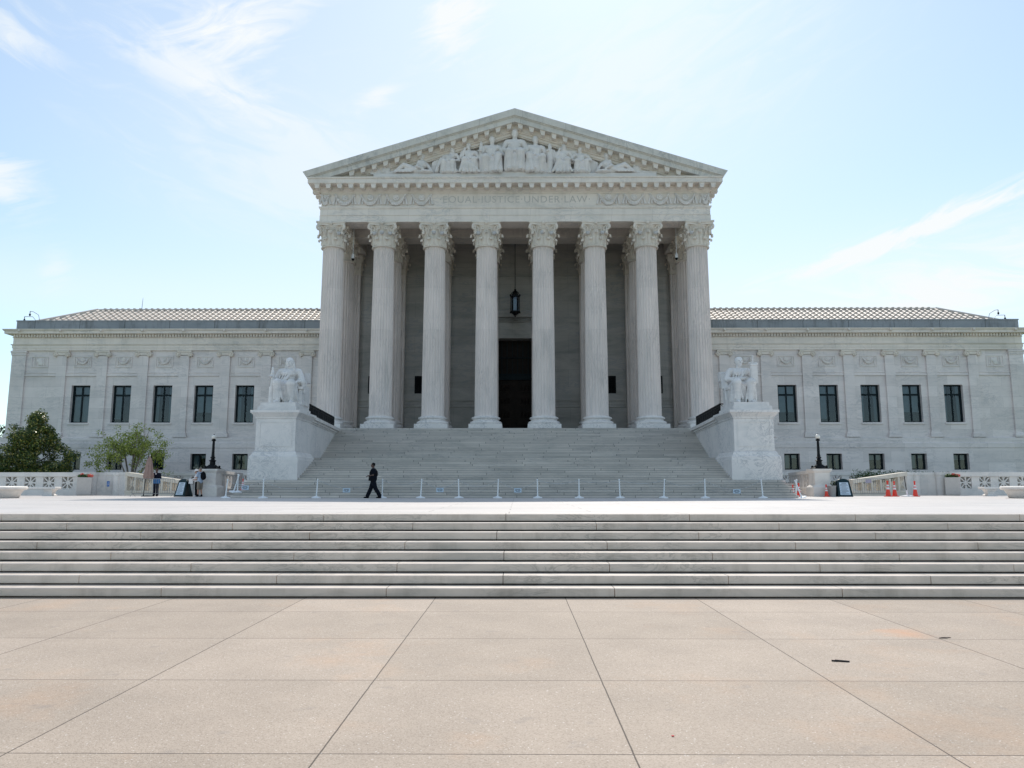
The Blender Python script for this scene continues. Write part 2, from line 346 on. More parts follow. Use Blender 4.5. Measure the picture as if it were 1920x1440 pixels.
bp = N(t, 'ShaderNodeBump'); bp.inputs['Strength'].default_value = 0.4; bp.inputs['Distance'].default_value = 0.004; L(f1.outputs['Distance'], bp.inputs['Height']); L(bp.outputs[0], p.inputs['Normal'])
M['pavement'] = m
m, t, p = newmat('lawn')
g = N(t, 'ShaderNodeNewGeometry'); n = N(t, 'ShaderNodeTexNoise'); n.inputs['Scale'].default_value = 3; n.inputs['Detail'].default_value = 8
t.links.new(g.outputs['Position'], n.inputs['Vector']); r = ramp(t, [(0.3, (0.03, 0.06, 0.015)), (0.7, (0.09, 0.13, 0.035))]); t.links.new(n.outputs['Fac'], r.inputs['Fac'])
t.links.new(r.outputs[0], p.inputs['Base Color']); p.inputs['Roughness'].default_value = 0.9
M['lawn'] = m

# ---------------------------------------------------------------- mesh helpers
class MB:
    def __init__(s): s.v = []; s.f = []
    def add(s, vs, fs, mat=None):
        o = len(s.v)
        if mat is not None: vs = [mat @ Vector(v) for v in vs]
        s.v += [tuple(v) for v in vs]; s.f += [tuple(i + o for i in f) for f in fs]
        return s
    def box(s, x0, x1, y0, y1, z0, z1, mat=None):
        vs = [(x0, y0, z0), (x1, y0, z0), (x1, y1, z0), (x0, y1, z0), (x0, y0, z1), (x1, y0, z1), (x1, y1, z1), (x0, y1, z1)]
        return s.add(vs, [(0, 3, 2, 1), (4, 5, 6, 7), (0, 1, 5, 4), (1, 2, 6, 5), (2, 3, 7, 6), (3, 0, 4, 7)], mat)
    def rl(s, x0, x1, y0, y1, prof, bottom=True, top=True, mat=None):
        """rectangular footprint, mouldings given as (offset, z) from bottom to top"""
        vs = []; fs = []
        for o, z in prof:
            vs += [(x0 - o, y0 - o, z), (x1 + o, y0 - o, z), (x1 + o, y1 + o, z), (x0 - o, y1 + o, z)]
        for i in range(len(prof) - 1):
            a = 4 * i; b = a + 4
            for k in range(4):
                fs.append((a + k, a + (k + 1) % 4, b + (k + 1) % 4, b + k))
        if bottom: fs.append((3, 2, 1, 0))
        if top: e = 4 * (len(prof) - 1); fs.append((e, e + 1, e + 2, e + 3))
        return s.add(vs, fs, mat)
    def lathe(s, prof, n=24, mat=None, cap=True):
        vs = []; fs = []
        for r, z in prof:
            for k in range(n):
                a = 2 * PI * k / n
                vs.append((r * math.cos(a), r * math.sin(a), z))
        for i in range(len(prof) - 1):
            for k in range(n):
                a = i * n + k; b = i * n + (k + 1) % n
                fs.append((a, b, b + n, a + n))
        if cap:
            fs.append(tuple(reversed(range(n)))); e = (len(prof) - 1) * n; fs.append(tuple(range(e, e + n)))
        return s.add(vs, fs, mat)
    def tube(s, pts, r, n=8, cap=True):
        pts = [Vector(p) for p in pts]
        rs = r if isinstance(r, (list, tuple)) else [r] * len(pts)
        vs = []; fs = []
        up = None
        for i, p in enumerate(pts):
            d = (pts[min(i + 1, len(pts) - 1)] - pts[max(i - 1, 0)])
            if d.length < 1e-9: d = Vector((0, 0, 1))
            d.normalize()
            if up is None: up = d.orthogonal().normalized()
            else:
                up = up - d * up.dot(d)
                up = up.normalized() if up.length > 1e-6 else d.orthogonal().normalized()
            q = d.cross(up)
            for k in range(n):
                a = 2 * PI * k / n
                vs.append(p + (up * math.cos(a) + q * math.sin(a)) * rs[i])
        for i in range(len(pts) - 1):
            for k in range(n):
                a = i * n + k; b = i * n + (k + 1) % n
                fs.append((a, b, b + n, a + n))
        if cap:
            fs.append(tuple(reversed(range(n)))); e = (len(pts) - 1) * n; fs.append(tuple(range(e, e + n)))
        return s.add(vs, fs)
    def prism(s, poly, a0, a1, axis='y', mat=None):
        """polygon in XZ extruded in Y (axis y), in YZ extruded in X (axis x) or XY extruded in Z (axis z)"""
        def P(u, v, w_):
            return (u, w_, v) if axis == 'y' else ((w_, u, v) if axis == 'x' else (u, v, w_))
        n = len(poly)
        vs = [P(u, v, a0) for u, v in poly] + [P(u, v, a1) for u, v in poly]
        fs = [(k, (k + 1) % n, n + (k + 1) % n, n + k) for k in range(n)]
        fs += [tuple(reversed(range(n))), tuple(range(n, 2 * n))]
        return s.add(vs, fs, mat)
    def ell(s, c, r, n=12, m=8, rot=None):
        vs = []; fs = []
        c = Vector(c); r = (r, r, r) if not isinstance(r, (tuple, list)) else r
        for i in range(1, m):
            th = PI * i / m
            for k in range(n):
                a = 2 * PI * k / n
                v = Vector((r[0] * math.sin(th) * math.cos(a), r[1] * math.sin(th) * math.sin(a), r[2] * math.cos(th)))
                if rot: v = rot @ v
                vs.append(c + v)
        t = Vector((0, 0, r[2])); b = Vector((0, 0, -r[2]))
        if rot: t = rot @ t; b = rot @ b
        vs += [c + t, c + b]
        T = len(vs) - 2; B = T + 1
        for i in range(m - 2):
            for k in range(n):
                a = i * n + k; d = i * n + (k + 1) % n
                fs.append((a, a + n, d + n, d))
        for k in range(n):
            fs.append((T, k, (k + 1) % n)); e = (m - 2) * n; fs.append((B, e + (k + 1) % n, e + k))
        return s.add(vs, fs)
    def cap(s, p, q, r0, r1, n=12):
        p = Vector(p); q = Vector(q); d = q - p
        L_ = d.length
        if L_ < 1e-6: return s.ell(p, r0)
        rot = d.to_track_quat('Z', 'Y').to_matrix()
        prof = []
        for i in range(5):
            a = -PI / 2 + (PI / 2) * i / 4
            prof.append((max(1e-4, r0 * math.cos(a)), r0 * math.sin(a)))
        for i in range(5):
            a = (PI / 2) * i / 4
            prof.append((max(1e-4, r1 * math.cos(a)), L_ + r1 * math.sin(a)))
        mt = Matrix.Translation(p) @ rot.to_4x4()
        return s.lathe(prof, n, mt)
    def mesh(s, name):
        me = bpy.data.meshes.new(name)
        me.from_pydata(s.v, [], s.f)
        me.validate()
        bm = bmesh.new(); bm.from_mesh(me); bmesh.ops.recalc_face_normals(bm, faces=bm.faces); bm.to_mesh(me); bm.free()
        return me
    def build(s, name, mat, parent=None, smooth=None, loc=None, rz=0):
        me = s.mesh(name)
        me.materials.append(mat)
        if smooth is not None:
            me.polygons.foreach_set('use_smooth', [True] * len(me.polygons))
            me.set_sharp_from_angle(angle=R(smooth))
        o = bpy.data.objects.new(name, me)
        col.objects.link(o)
        if loc: o.location = loc
        o.rotation_euler.z = rz
        if parent is not None: o.parent = parent
        return o
    def remesh(s, name, mat, parent=None, voxel=0.03, smooth_it=2, loc=None, rz=0, disp=None):
        me = s.mesh(name + '_src')
        tmp = bpy.data.objects.new(name + '_tmp', me); col.objects.link(tmp)
        md = tmp.modifiers.new('r', 'REMESH'); md.mode = 'VOXEL'; md.voxel_size = voxel; md.adaptivity = 0
        if smooth_it:
            sm = tmp.modifiers.new('s', 'SMOOTH'); sm.iterations = smooth_it; sm.factor = 0.6
        dg = bpy.context.evaluated_depsgraph_get()
        nm = bpy.data.meshes.new_from_object(tmp.evaluated_get(dg))
        bpy.data.objects.remove(tmp); bpy.data.meshes.remove(me)
        nm.name = name
        if disp:
            nrm = [v.normal.copy() for v in nm.vertices]
            for v, n_ in zip(nm.vertices, nrm):
                v.co += n_ * disp(v.co, n_)
        nm.materials.clear(); nm.materials.append(mat)
        nm.polygons.foreach_set('use_smooth', [True] * len(nm.polygons))
        o = bpy.data.objects.new(name, nm); col.objects.link(o)
        if loc: o.location = loc
        o.rotation_euler.z = rz
        if parent is not None: o.parent = parent
        return o
def tag(o, label, cat, group=None):
    o['label'] = label; o['category'] = cat
    if group: o['group'] = group
    return o
def struct(o): o['kind'] = 'structure'; return o
def empty(name, loc=(0, 0, 0), rz=0, label=None, cat=None, group=None):
    o = bpy.data.objects.new(name, None); col.objects.link(o)
    o.location = loc; o.rotation_euler.z = rz
    o.empty_display_size = 0.3
    if label: tag(o, label, cat, group)
    return o
kids = {}
def copy_tree(o, parent=None):
    c = o.copy(); col.objects.link(c)
    if parent is not None: c.parent = parent
    for ch in list(o.children): copy_tree(ch, c)
    return c
def put(o, loc, rz=0):
    o.location = loc; o.rotation_euler = (0, 0, rz); return o
def wall_sheet(mb, x0, x1, z0, z1, holes, y, depth):
    """front face in the plane y with rectangular openings and their reveals"""
    xs = sorted(set([x0, x1] + [h[0] for h in holes] + [h[1] for h in holes]))
    zs = sorted(set([z0, z1] + [h[2] for h in holes] + [h[3] for h in holes]))
    for i in range(len(xs) - 1):
        for j in range(len(zs) - 1):
            cx, cz = (xs[i] + xs[i + 1]) / 2, (zs[j] + zs[j + 1]) / 2
            if any(h[0] < cx < h[1] and h[2] < cz < h[3] for h in holes): continue
            mb.add([(xs[i], y, zs[j]), (xs[i + 1], y, zs[j]), (xs[i + 1], y, zs[j + 1]), (xs[i], y, zs[j + 1])], [(0, 1, 2, 3)])
    for a, b_, c, d in holes:
        q = [(a, c), (b_, c), (b_, d), (a, d)]
        for k in range(4):
            p0, p1 = q[k], q[(k + 1) % 4]
            mb.add([(p0[0], y, p0[1]), (p1[0], y, p1[1]), (p1[0], y + depth, p1[1]), (p0[0], y + depth, p0[1])], [(0, 1, 2, 3)])

FLOOR = 4.95
# ================================================================ ground
g = MB(); g.add([(-900, -900, -1.36), (900, -900, -1.36), (900, 900, -1.36), (-900, 900, -1.36)], [(0, 1, 2, 3)])
struct(g.build('ground', M['lawn']))
g = MB(); g.box(-60, 60, -14, 12.9, -1.5, -1.24)
struct(g.build('pavement', M['pavement']))
road = plain('asphalt', (0.05, 0.05, 0.052), 0.9, var=0.2, scale=30)
g = MB(); g.box(-200, 200, -34, -14.0, -1.6, -1.35)
struct(g.build('road', road))
g = MB(); g.box(-47, 47, 15.62, 64.5, -1.3, 0.0)
struct(g.build('plaza', M['plaza']))

# front steps: slabs laid row by row, staggered joints
rows = [
 (15.2, [-10.22, -6.98, -3.72, -0.06, 3.62, 6.93, 10.2]),
 (14.8, [-8.65, -5.40, -1.87, 1.71, 5.26, 8.53]),
 (14.4, [-6.99, -3.77, -0.22, 3.60, 6.93]),
 (14.0, [-8.70, -5.46, -1.90, 1.82, 5.27, 8.6]),
 (13.6, [-7.10, -3.82, -0.07, 3.64, 6.95]),
 (13.2, [-8.77, -5.48, -1.91, 1.76, 5.38, 8.70]),
 (12.8, [-7.18, -3.86, -0.07, 3.69, 7.05]),
 (12.4, [-5.60, -1.95, 1.74, 5.40]),
]
st = MB()
random.seed(3)
for k, (yf, js) in enumerate(rows):
    zt = -0.155 * k
    js = list(js)
    lo = js[0]; hi = js[-1]
    while lo > -46: lo -= 3.4; js.insert(0, lo)
    while hi < 46: hi += 3.4; js.append(hi)
    for a, b_ in zip(js[:-1], js[1:]):
        e = random.uniform(-0.004, 0.004); g_ = 0.006
        yb = yf + 0.47
        x0, x1 = max(-46.5, a + g_), min(46.5, b_ - g_)
        if x1 - x0 < 0.1: continue
        # slab with a small eased nosing
        pr = [(yf + e + 0.012, zt - 0.134), (yf + e, zt - 0.122), (yf + e, zt - 0.012), (yf + e + 0.012, zt - 0.0005), (yb, zt - 0.0005), (yb, zt - 0.15), (yf + 0.34, zt - 0.15), (yf + 0.34, zt - 0.134)]
        st.prism(pr, x0, x1, 'x')
o = st.build('front_steps', M['front_step']); tag(o, 'broad flight of eight veined marble steps rising from the pavement to the plaza', 'steps')
u = MB(); u.prism([(12.5, -1.3), (12.5, -1.235)] + [p for k in range(7, 0, -1) for p in ((12.5 + 0.4 * (7 - k), -0.155 * k - 0.152), (12.5 + 0.4 * (8 - k), -0.155 * k - 0.152))] + [(15.3, -0.15), (15.6, -0.15), (15.6, -1.3)], -46.6, 46.6, 'x')
ub = u.build('core', M['dark'], parent=o)

# ================================================================ main staircase
rz_, td = 0.1375, 0.38
prof = []
y = 39.5; z = 0.0
pts = [(39.5, -0.2)]
top = []
for k in range(36):
    z0 = z; z = rz_ * (k + 1)
    pts += [(y + 0.03, z0), (y + 0.03, z - 0.045), (y - 0.02, z - 0.045), (y - 0.02, z)]
    top.append((y, z))
    y += td
    if k == 16: y += 3.25 - td
ytop = y - td
stc = MB()
wide = pts[:1 + 4 * 7]
stc.prism(wide + [(47.0, wide[-1][1]), (47.0, -0.2)], -14.88, 14.88, 'x')
stc.box(-15.02, 15.02, 41.79, 46.9, -0.1, 0.955)
up_ = [(41.8, 0.9625)] + pts[1 + 4 * 7:]
stc.prism([(41.9, 0.9)] + pts[1 + 4 * 7:] + [(55.9, 36 * rz_), (55.9, 0.9)], -13.6, 13.6, 'x')
staircase = stc.build('staircase', M['stair'])
tag(staircase, 'grand marble staircase climbing from the plaza to the tall columns', 'staircase')

# ================================================================ courthouse
H = empty('courthouse', (0, 57, 0), 0, 'white marble columned courthouse with sculpted pediment and long low wings', 'building')
class Off:
    pass
def bld(mb, name, mat, parent=H, smooth=None):
    o = mb.build(name, mat, None, smooth)
    if parent is H: o.location = (0, -57, 0)
    o.parent = parent
    return o
# platform
b = MB(); b.box(-17.2, 17.2, 55.905, 66.0, -0.2, FLOOR)
bld(b, 'platform', M['stair'])

# ---- column (mesh data shared by the sixteen)
def fluted(r0, r1, z0, z1, nf=24, pf=6, rows=9, depth=0.09):
    vs = []; fs = []; n = nf * pf
    for i in range(rows + 1):
        t_ = i / rows
        rr_ = r0 + (r1 - r0) * (t_ ** 1.6)
        for k in range(n):
            a = 2 * PI * k / n
            u = (k % pf) / pf
            d = depth * math.sqrt(max(0, 1 - (2 * u - 1) ** 2)) if u > 0.01 else 0.0
            if i == 0 or i == rows: d = 0
            q = rr_ - d
            zz = z0 + (z1 - z0) * t_
            if i == 1: zz = z0 + 0.18
            if i == rows - 1: zz = z1 - 0.15
            vs.append((q * math.cos(a), q * math.sin(a), zz))
    for i in range(rows):
        for k in range(n):
            a = i * n + k; b_ = i * n + (k + 1) % n
            fs.append((a, b_, b_ + n, a + n))
    return vs, fs
def make_base():
    b = MB()
    b.box(-1.26, 1.26, -1.26, 1.26, 0, 0.35)
    b.lathe([(1.16, 0.35), (1.22, 0.42), (1.235, 0.5), (1.2, 0.58), (1.09, 0.63), (1.06, 0.64), (1.0, 0.68), (0.99, 0.74), (1.05, 0.78), (1.1, 0.80), (1.12, 0.86), (1.08, 0.92), (1.0, 0.95), (0.93, 0.97), (0.93, 1.0)], 48)
    return b
def leaf(mb, ang, r0, z0, h, wd, curl, n=7, lean=0.0):
    """acanthus leaf: rises along the bell, tip curls outwards and down"""
    c, s_ = math.cos(ang), math.sin(ang)
    rad = Vector((c, s_, 0)); tan = Vector((-s_, c, 0))
    vs = []; fs = []
    K = 9
    pathr = []; 
    for i in range(K):
        t_ = i / (K - 1)
        if t_ < 0.62:
            q = t_ / 0.62
            rr_ = r0 + 0.03 + lean * q + 0.05 * q * q; zz = z0 + h * 0.86 * q
        else:
            q = (t_ - 0.62) / 0.38
            a = PI * 1.15 * q
            cr_ = curl / 2
            rr_ = r0 + 0.08 + lean + cr_ * (1 - math.cos(a)); zz = z0 + h * 0.86 + cr_ * 1.1 * math.sin(a)
        wv = wd * (0.62 + 0.38 * math.sin(PI * min(1, t_ * 1.25))) * (1.0 if t_ < 0.62 else (1 - 0.30 * (t_ - 0.62) / 0.38))
        lob = 1.0 + 0.16 * math.cos(t_ * PI * 7)
        wv *= lob
        cols_ = []
        for j, (uu, dd) in enumerate([(-0.5, -0.035), (-0.27, 0.02), (-0.06, -0.005), (0, 0.045), (0.06, -0.005), (0.27, 0.02), (0.5, -0.035)]):
            p_ = rad * (rr_ + dd) + tan * (uu * wv) + Vector((0, 0, zz))
            vs.append(p_)
        for j, (uu, dd) in enumerate([(0.5, -0.11), (0, -0.10), (-0.5, -0.11)]):
            vs.append(rad * (rr_ + dd) + tan * (uu * wv) + Vector((0, 0, zz)))
    W_ = 10
    for i in range(K - 1):
        for j in range(W_):
            a = i * W_ + j; b_ = i * W_ + (j + 1) % W_
            fs.append((a, b_, b_ + W_, a + W_))
    fs.append(tuple(reversed(range(W_)))); e = (K - 1) * W_; fs.append(tuple(range(e, e + W_)))
    mb.add(vs, fs)
def volute(mb, ang, base, out, z0, z1, r=0.05, turns=1.35, rad0=0.17, side=0.0):
    c, s_ = math.cos(ang), math.sin(ang)
    rad = Vector((c, s_, 0)); tan = Vector((-s_, c, 0))
    pts = []; rs = []
    for i in range(9):
        q = i / 8
        rr_ = base + (out - base) * (q ** 2.2); zz = z0 + (z1 - z0) * math.sin(q * PI / 2)
        pts.append(rad * rr_ + tan * side * (1 - q) + Vector((0, 0, zz))); rs.append(r * (0.8 + 0.4 * q))
    cx, cz = out, z1 - rad0
    for i in range(1, 15):
        q = i / 14
        a = PI / 2 - q * turns * 2 * PI
        rr_ = rad0 * (1 - 0.8 * q)
        pts.append(rad * (cx + rr_ * math.cos(a)) + Vector((0, 0, cz + rr_ * math.sin(a)))); rs.append(r * (1.2 - 0.3 * q))
    mb.tube(pts, rs, 6)
def make_capital(sc=1.0):
    b = MB()
    b.lathe([(0.80, 0.0), (0.9, 0.02), (0.91, 0.07), (0.82, 0.1), (0.80, 0.14), (0.79, 0.7), (0.82, 1.15), (0.92, 1.45), (1.0, 1.52), (0.96, 1.56)], 32)
    for k in range(8):
        leaf(b, 2 * PI * (k + 0.5) / 8, 0.80, 0.10, 0.50, 0.56, 0.24)
    for k in range(8):
        leaf(b, 2 * PI * k / 8, 0.80, 0.16, 0.95, 0.50, 0.33, lean=0.03)
    for q in range(4):
        a = PI / 4 + q * PI / 2
        volute(b, a, 0.84, 1.27, 0.85, 1.57, 0.075, side=0.12, rad0=0.19)
        volute(b, a, 0.84, 1.27, 0.85, 1.57, 0.075, side=-0.12, rad0=0.19)
        leaf(b, a, 0.86, 0.80, 0.42, 0.34, 0.22, lean=0.08)
        for d in (-1, 1):       # inner helices towards each face centre
            aa = q * PI / 2 + d * 0.33
            tan = Vector((-math.sin(q * PI / 2), math.cos(q * PI / 2), 0)); rad = Vector((math.cos(q * PI / 2), math.sin(q * PI / 2), 0))
            pts = []
            for i in range(13):
                t_ = i / 12
                if t_ < 0.5:
                    u = t_ / 0.5
                    pts.append(rad * (0.84 + 0.1 * u) + tan * d * (0.46 - 0.2 * u) + Vector((0, 0, 0.9 + 0.52 * math.sin(u * PI / 2))))
                else:
                    u = (t_ - 0.5) / 0.5; an = PI / 2 + u * 1.6 * PI * 1
                    rr_ = 0.11 * (1 - 0.6 * u)
                    pts.append(rad * 0.95 + tan * d * (0.26 - 0.0 + rr_ * math.cos(an)) + Vector((0, 0, 1.31 + rr_ * math.sin(an))))
            b.tube(pts, 0.042, 6)
        f = q * PI / 2
        b.ell((1.0 * math.cos(f), 1.0 * math.sin(f), 1.68), (0.13, 0.13, 0.15), 8, 6)
    # abacus with concave sides
    def ab(r_c, bulge, z0, z1):
        pl = []
        for q in range(4):
            a0 = -PI / 4 + q * PI / 2
            for i in range(9):
                t_ = i / 8
                tt = -0.9 + 1.8 * t_
                x_ = r_c - bulge * (1 - tt * tt)
                v = Vector((x_, tt * r_c * 1.02)); ca, sa = math.cos(q * PI / 2), math.sin(q * PI / 2)
                pl.append((v.x * ca - v.y * sa, v.x * sa + v.y * ca))
        b.prism(pl, z0, z1, 'z')
    ab(1.06, 0.17, 1.56, 1.70); ab(1.13, 0.18, 1.70, 1.82)
    return b
CX_ = [-14.43, -10.40, -6.34, -2.235, 2.235, 6.34, 10.40, 14.43]
shaft = MB(); vs_, fs_ = fluted(0.875, 0.785, 1.0, 14.31); shaft.add(vs_, fs_)
shaft_o = shaft.build('column', M['shaft'], None, 30)
capmb = make_capital(); capmb.v = [(v[0] * 1.06, v[1] * 1.06, v[2] * 1.105) for v in capmb.v]
bs = make_base().build('base', M['pedestal'], shaft_o, 30)
cp = capmb.build('capital', M['capital'], shaft_o, 40); cp.location = (0, 0, 14.31)
first = True
cols = []
for (yy, nm) in ((57.25, 'front'), (61.0, 'inner')):
    for x in CX_:
        o = shaft_o if first else copy_tree(shaft_o)
        first = False
        o.parent = H; o.location = (x, yy - 57, FLOOR)
        o['group'] = 'fluted portico columns'
        cols.append((o, yy, x))
# floodlights tucked into the leaves of the front capitals
fl = MB(); fl.lathe([(0.03, -0.14), (0.11, -0.1), (0.16, 0.0), (0.17, 0.08), (0.14, 0.1)], 14)
fl0 = None
for o, yy, x in cols[:8]:
    i = cols.index((o, yy, x))
    spots = {0: [0.62], 1: [0.0, 0.62, -0.62], 2: [0.0, 0.62], 3: [-0.62, 0.62], 4: [-0.1, 0.62], 5: [-0.62, 0.5], 6: [-0.6, 0.62], 7: [-0.62]}[i]
    for sx in spots:
        ay = -math.sqrt(max(0.1, 1.12 ** 2 - sx * sx))
        if fl0 is None:
            fl0 = fl.build('floodlight', M['lamp_glass'], o, 40); c = fl0
        else:
            c = fl0.copy(); col.objects.link(c); c.parent = o
        c.location = (sx, ay * 1.05, 15.34)

# ---- portico beams, ceiling, entablature
b = MB()
b.box(-15.4, 15.4, 56.4, 57.95, 21.28, 21.8)
b.box(-15.36, 15.36, 56.36, 57.99, 21.8, 22.3)
b.rl(-15.36, 15.36, 56.36, 57.99, [(0.0, 22.3), (0.05, 22.33), (0.1, 22.44), (0.1, 22.5)])
for s_ in (-1, 1):
    xa, xb = sorted((s_ * 13.35, s_ * 15.35))
    b.box(xa, xb, 57.995, 66.0, 21.28, 22.3)
bld(b, 'architrave', M['trim'])
b = MB(); b.box(-13.345, 13.345, 60.15, 61.85, 21.28, 22.28)
bld(b, 'inner_beam', M['trim'])
b = MB(); b.box(-15.3, 15.3, 57.9, 66.0, 22.304, 22.5)
for x in [0.5 * (a + c) for a, c in zip(CX_[:-1], CX_[1:])]:
    for yy in (59.05, 63.4):
        for k, ins in enumerate((0.0, 0.25)):
            pass
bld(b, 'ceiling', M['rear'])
b = MB(); b.box(-15.3, 15.3, 56.46, 66.2, 22.505, 23.6)
frieze = bld(b, 'frieze', M['trim'])
b = MB()
b.rl(-15.3, 15.3, 56.46, 70, [(0.0, 23.6), (0.05, 23.6), (0.06, 23.68), (0.14, 23.76), (0.2, 23.86), (0.26, 23.87), (0.26, 24.12), (0.86, 24.13), (0.9, 24.16), (0.9, 24.50), (0.96, 24.52), (0.98, 24.62), (0.98, 24.63)])
def modill(mb, x, y0, y1, zt, h, w_, slope=0.0):
    P = []
    for (yy, hw, zb) in ((y0, w_ / 2, h * 0.85), (y0 + 0.08, w_ / 2, h), (y1, w_ / 2, h)):
        pass
    a, c = w_ / 2, w_ * 0.34
    vs = []
    for yy in (y0, y1):
        vs += [(x - a, yy, zt - slope * -a), (x + a, yy, zt - slope * a), (x + c, yy, zt - h - slope * c), (x - c, yy, zt - h + slope * c)]
    mb.add(vs, [(0, 1, 2, 3), (7, 6, 5, 4), (0, 4, 5, 1), (1, 5, 6, 2), (2, 6, 7, 3), (3, 7, 4, 0)])
for k in range(-18, 18):
    x = 0.44 + 0.885 * k
    modill(b, x, 55.62, 56.19, 24.128, 0.36, 0.42)
    b.box(x - 0.25, x + 0.25, 55.6, 56.19, 24.10, 24.129)
for s_ in (-1, 1):
    for k in range(12):
        yy = 56.9 + 0.885 * k
        x0, x1 = sorted((s_ * 15.56, s_ * 16.1))
        b.box(x0, x1, yy - 0.2, yy + 0.2, 23.78, 24.12)
bld(b, 'cornice', M['trim'])

# ---- pediment
sl = (30.28 - 25.05) / 16.62
def gable(mb, zt, zb, xe_t, ze_t, xe_b, ze_b, y0, y1):
    mb.prism([(0, zt), (xe_t, ze_t), (xe_b, ze_b), (0, zb)], y0, y1)
    mb.prism([(0, zt), (0, zb), (-xe_b, ze_b), (-xe_t, ze_t)], y0, y1)
b = MB()
gable(b, 30.28, 29.72, 16.62, 25.05, 16.25, 24.64, 55.48, 57.2)
gable(b, 29.72, 29.64, 16.25, 24.64, 16.0, 24.64, 55.57, 57.2)
gable(b, 29.64, 29.23, 16.0, 24.64, 14.7, 24.64, 55.64, 57.2)
bld(b, 'raking_cornice', M['raking'])
b = MB()
s2 = (29.23 - 24.64) / 14.7
for (zt, th, yy) in ((29.23, 0.40, 56.18), (28.83, 0.12, 56.24), (28.71, 0.22, 56.34), (28.49, 0.10, 56.42)):
    xe = (zt - 24.64) / s2; xe2 = (zt - th - 24.64) / s2
    gable(b, zt, zt - th, xe, 24.64, xe2, 24.64, yy, 57.1)
for k in range(16):
    for s_ in (-1, 1):
        x = s_ * (0.44 + 0.885 * k)
        zt = 29.23 - s2 * abs(x)
        if zt - 0.4 < 24.66: continue
        modill(b, x, 55.74, 56.20, zt, 0.40, 0.42, slope=s_ * s2)
bld(b, 'raking_modillions', M['capital'])
b = MB(); b.prism([(-15.2, 24.64), (15.2, 24.64), (0, 29.3)], 56.75, 57.05)
b.box(-11.15, 11.15, 56.0, 56.745, 24.645, 25.1); b.box(-2.0, 2.0, 56.02, 56.74, 25.103, 25.26)
ped = bld(b, 'pediment', M['relief'])
b = MB(); b.prism([(-16.5, 24.66), (16.5, 24.66), (16.5, 25.0), (0, 30.1), (-16.5, 25.0)], 57.06, 84)
bld(b, 'portico_roof', M['tile'])
b = MB(); b.box(-15.5, 15.5, 66.25, 84, 4, 24.64)
bld(b, 'main_block', M['wall'])

# ---- rear wall of the portico with door and grilles
b = MB()
grl = [(-12.95, -11.45), (-8.86, -7.4), (7.4, 8.86), (11.45, 12.95)]
holes = [(-1.78, 1.78, FLOOR, 13.63)] + [(a, c, 8.73, 10.3) for a, c in grl]
wall_sheet(b, -15.4, 15.4, FLOOR, 22.3, holes, 65.0, 1.2)
b.box(-15.4, -1.785, 64.88, 65.0, FLOOR, 7.46) ; b.box(1.785, 15.4, 64.88, 65.0, FLOOR, 7.46)
for s_ in (-1, 1):
    x0, x1 = sorted((s_ * 1.785, s_ * 15.4))
    b.rl(x0 + 0.05, x1 - 0.05, 64.92, 64.99, [(0.04, 7.465), (0.1, 7.49), (0.1, 7.54), (0.02, 7.60)])
    b.box(x0, x1, 64.9, 65.0, 8.08, 8.2)
b.box(-15.39, 15.39, 64.88, 65.0, 19.31, 19.45)
for s_ in (-1, 1):
    x0, x1 = sorted((s_ * 15.41, s_ * 15.9)); b.box(x0, x1, 62.9, 66.2, FLOOR, 21.27)
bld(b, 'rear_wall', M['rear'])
b = MB()
for s_ in (-1, 1):
    x0, x1 = sorted((s_ * 1.79, s_ * 2.4)); b.box(x0, x1, 64.82, 64.925, FLOOR + .003, 13.63)
b.box(-2.4, 2.4, 64.80, 64.99, 13.635, 14.36)
b.box(-2.45, 2.45, 64.86, 64.99, 14.363, 15.06)
b.rl(-2.5, 2.5, 64.8, 64.98, [(0.0, 15.07), (0.06, 15.12), (0.06, 15.16)])
for k in range(34): b.box(-2.55 + 0.152 * k, -2.55 + 0.152 * k + 0.09, 64.66, 64.9, 15.17, 15.42)
b.rl(-2.5, 2.5, 64.84, 64.98, [(0.02, 15.43), (0.3, 15.5), (0.34, 15.7), (0.4, 15.85), (0.42, 16.1), (0.1, 16.2)])
b.box(-2.4, 2.4, 64.9, 64.99, 16.203, 16.78)
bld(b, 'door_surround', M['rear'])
# bronze door
b = MB(); b.box(-1.78, 1.78, 66.0, 66.15, FLOOR, 13.63)
door = bld(b, 'door', M['bronze'])
for s_ in (-1, 1):
    lf = MB(); x0, x1 = sorted((s_ * 0.03, s_ * 1.70)); lf.box(x0, x1, 65.86, 65.995, FLOOR + 0.05, 10.0)
    for j in range(4):
        z0 = FLOOR + 0.35 + j * 1.2
        xa, xb = sorted((s_ * 0.25, s_ * 1.5))
        lf.rl(xa, xb, 65.85, 65.9, [(0, z0), (0.0, z0 + 1.0)])
        lf.box(xa + 0.12, xb - 0.12, 65.80, 65.85, z0 + 0.12, z0 + 0.88)
        for q in range(3): lf.ell((xa + 0.3 + 0.3 * q, 65.78, z0 + 0.45), (0.1, 0.06, 0.26), 8, 6)
    l = lf.build('door_leaf', M['bronze'], None); l.parent = door
b = MB(); b.rl(-1.76, 1.76, 65.75, 65.995, [(0, 10.05), (0.0, 10.4), (0.02, 10.5), (0.0, 10.6)])
for k in range(8): b.box(-1.7 + 0.47 * k, -1.7 + 0.47 * k + 0.07, 65.8, 65.99, 10.605, 13.55)
b.box(-1.7, 1.7, 65.8, 65.9, 12.0, 12.08)
l = b.build('transom', M['winframe'], None); l.parent = door
